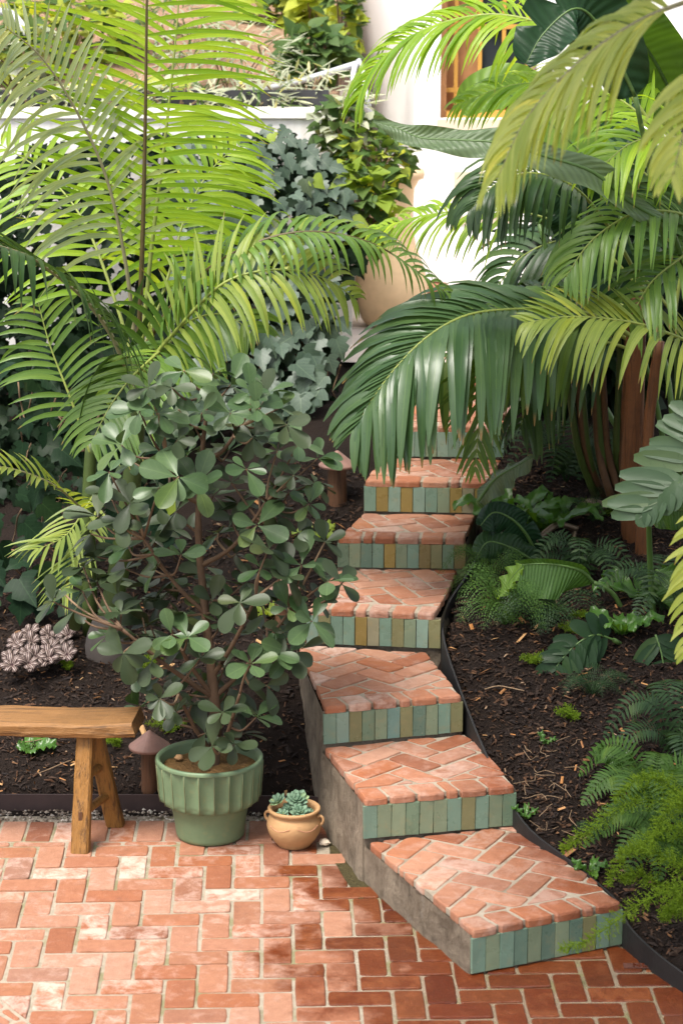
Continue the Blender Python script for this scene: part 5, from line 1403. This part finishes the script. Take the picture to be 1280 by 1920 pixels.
def leafbush(name, c, rad, n, size, mats, label, cat, stems=5, fn=heart_shape, group=None, core=None, single=0):
    e_ = empty(name, V((c.x, c.y, c.z - rad.z)), label, cat, group)
    vv = {m: variants(fn, [m], 3, 'leaf') for m in set(mats)}
    bv_ = {m: ([], []) for m in set(mats)}
    for k in range(n):
        d = V((random.gauss(0, 1), random.gauss(0, 1), random.gauss(0, 1))).normalized() * rr(.35, 1.0) ** .6
        p = c + V((d.x * rad.x, d.y * rad.y, d.z * rad.z)); m = random.choice(mats)
        dd = (V((d.x, d.y - .3, d.z * .5)) + V((rr(-.7, .7), rr(-.7, .7), rr(-.8, .4)))).normalized()
        s = size * rr(.7, 1.25); nn = V((rr(-.5, .5), -.5, 1))
        if k < single: put('leaf', random.choice(vv[m]), e_, p, dd, nn, s)
        else: bake(random.choice(vv[m]), p, dd, nn, s, *bv_[m])
    for m, (a, b_) in bv_.items():
        if a: o = mk('foliage', a, b_, m, e_, None, True); o['kind'] = 'stuff'
    for k in range(stems):
        q = c + V((rr(-.6, .6) * rad.x, rr(-.6, .6) * rad.y, rr(0, .7) * rad.z)); b_ = V((c.x + rr(-.02, .02), c.y, c.z - rad.z))
        mk('stem', *tube(catmull([b_, b_.lerp(q, .5) + V((rr(-.02, .02), 0, .02)), q], 6), .006, 5), 'twig', e_, b_, True)
    return e_
random.seed(31)
lem = leafbush('lemon_plant', P(700, 290, 12.3), V((.24, .2, .17)), 240, .075, ['hill_green', 'hill_green', 'hill_green', 'hill_lime'], 'leafy young lemon plant in the big clay urn', 'plant', 8, single=0)
leafbush('trailing_vine', P(690, 385, 12.0), V((.15, .1, .24)), 120, .10, ['ivy_lime', 'hill_green'], 'lime green vine leaves trailing down in front of the urn', 'vine', 4)
lc = P(717, 388, 12.05)
lv, lf = lathe([(.001, -.042), (.010, -.038), (.026, -.024), (.033, 0), (.029, .02), (.016, .034), (.005, .038), (.001, .039)], lc, 20)
lo = empty('lemon', lc, 'single ripe yellow lemon hanging in front of the urn', 'lemon'); mk('fruit', lv, lf, 'lemon', lo, smooth=True); mk('stalk', *tube([lc + V((0, 0, .036)), lc + V((-.01, .02, .10))], .003, 5), 'stem_green', lo)

# ------------------------------------------------------------------ hillside planting
def hz_(x, y): return terrain(x, y)
def hill(name, px, py, Y, rad, n, size, mats, label, cat='shrub', fn=heart_shape):
    c = P(px, py, Y); leafbush(name, c, V(rad), n, size, mats, label, cat, 4, fn)
def blade_shape():
    prof = [(0, .03), (.3, .06), (.7, .05), (1, .005)]; vs, fs = [], []
    for t_, q in prof: vs += [V((t_, -q, -.1 * t_ * t_)), V((t_, q, -.1 * t_ * t_))]
    for i in range(3): fs.append((i*2, i*2+1, i*2+3, i*2+2))
    return vs, fs
hill('hill_shrub', 590, 100, 13.7, (.22, .2, .16), 220, .10, ['hill_green'], 'dark green leafy shrub on the hillside beside the house')
hill('hill_shrub', 640, 40, 14.0, (.12, .15, .30), 150, .09, ['hill_lime', 'hill_lime', 'hill_green'], 'yellow leaved climber against the house corner')
hill('hill_shrub', 580, 15, 14.6, (.14, .15, .14), 60, .12, ['hill_lime'], 'sparse lime leaved sapling above the dark hillside shrub')
hill('hill_shrub', 520, 30, 14.8, (.28, .2, .25), 130, .13, ['hill_green', 'hill_lime'], 'loose green shrub high on the hillside', fn=ivy_shape)
hill('sage_bush', 430, 120, 13.4, (.45, .25, .25), 420, .12, ['hill_sage', 'hill_sage', 'hill_green'], 'grey green sage bush behind the tall palm', fn=blade_shape)
hill('sage_bush', 560, 180, 12.95, (.40, .15, .18), 260, .12, ['hill_sage'], 'silvery grass tuft drooping over the white wall', fn=blade_shape)
hill('sage_bush', 330, 60, 14.2, (.4, .25, .25), 300, .12, ['hill_green', 'hill_sage'], 'mixed grey shrub on the hillside seen through the fronds', fn=blade_shape)
hill('hill_shrub', 120, 60, 14.0, (.5, .3, .28), 380, .09, ['hill_lime', 'hill_green'], 'bright low shrub at the upper left of the hillside')
hill('hill_shrub', 30, 100, 13.6, (.3, .2, .2), 200, .09, ['hill_lime', 'hill_green', 'hill_sage'], 'pale shrub near the grey pipe elbow')
hill('hill_shrub', 400, 5, 15.5, (.6, .3, .3), 260, .11, ['hill_green', 'hill_lime'], 'distant green shrub at the top of the hillside')
hill('hill_shrub', 240, 190, 13.0, (.5, .15, .12), 200, .08, ['hill_sage', 'hill_lime'], 'low groundcover along the top of the white wall')
hill('sage_bush', 640, 235, 12.35, (.16, .1, .16), 120, .08, ['hill_sage', 'hill_green'], 'wispy green tuft hanging at the end of the white wall')
hill('hill_shrub', 255, -40, 16.5, (.9, .4, .4), 260, .14, ['hill_green', 'hill_sage'], 'blurred shrub on the crest of the hillside')

# ------------------------------------------------------------------ unseen tree added above the frame so its crown darkens the lower right
random.seed(8)
tb = V((3.4, 6.2, .1))
tree = empty('added_shade_tree', tb, 'added unseen tree beyond the right edge whose crown shades the steps', 'tree')
tc = V((.75, 5.9, 4.55))
mk('trunk', *tube(catmull([tb, V((3.3, 6.2, 2)), V((2.9, 6.2, 3.6)), V((2.2, 6.1, 4.4))], 14), lambda t: .16 - .09 * t, 12, jit=.2), 'twig', tree, tb, True)
for k in range(9):
    q = tc + V((rr(-1.5, 1.6), rr(-1.5, 1.6), rr(-.2, .5))); mk('limb', *tube(catmull([V((2.3, 6.1, 4.35)), V((2.0, 6.1, 4.5)).lerp(q, .5) + V((0, 0, .2)), q], 10), lambda t: .06 - .045 * t, 7, jit=.2), 'twig', tree, tc, True)
cvv, cff = [], []; HB = variants(heart_shape, ['hill_green'], 3, 'leaf')
clumps = [tc + V((rr(-1.45, 1.9), rr(-2.5, 1.6), rr(-.3, .6))) for k in range(46)]
for k in range(1900):
    c = random.choice(clumps) + V((random.gauss(0, .26), random.gauss(0, .26), random.gauss(0, .16)))
    bake(random.choice(HB), c, V((rr(-1, 1), rr(-1, 1), rr(-.8, .2))).normalized(), V((rr(-.5, .5), rr(-.5, .5), 1)), rr(.14, .24), cvv, cff)
o = mk('crown', cvv, cff, 'hill_green', tree, tc, True); o['kind'] = 'stuff'

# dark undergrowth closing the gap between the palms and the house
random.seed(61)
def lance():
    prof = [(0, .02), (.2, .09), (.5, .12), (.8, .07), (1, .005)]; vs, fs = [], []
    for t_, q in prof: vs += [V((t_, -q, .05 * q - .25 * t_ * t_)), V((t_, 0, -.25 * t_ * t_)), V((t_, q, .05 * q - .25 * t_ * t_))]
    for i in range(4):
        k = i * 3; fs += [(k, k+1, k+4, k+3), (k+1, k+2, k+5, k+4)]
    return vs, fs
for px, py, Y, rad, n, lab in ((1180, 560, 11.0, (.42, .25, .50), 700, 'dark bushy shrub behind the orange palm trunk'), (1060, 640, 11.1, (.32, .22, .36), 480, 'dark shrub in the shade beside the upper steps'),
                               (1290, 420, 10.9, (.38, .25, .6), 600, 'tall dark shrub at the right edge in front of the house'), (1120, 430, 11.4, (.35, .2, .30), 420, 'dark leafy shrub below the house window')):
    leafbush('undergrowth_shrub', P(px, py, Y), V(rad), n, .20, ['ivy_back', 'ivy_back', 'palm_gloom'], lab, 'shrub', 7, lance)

for k, (px, lab) in enumerate(((60, 'grey grass tuft on the wall top at the far left'), (180, 'grey grass tuft on the wall top left of the tall palm'), (330, 'grey grass tuft on the wall top right of the tall palm'), (470, 'grey grass tuft on the wall top above the ivy'))):
    hill('sage_bush', px, 192, 12.72, (.28, .12, .12), 150, .13, ['hill_sage', 'hill_sage', 'hill_green'], lab, fn=blade_shape)
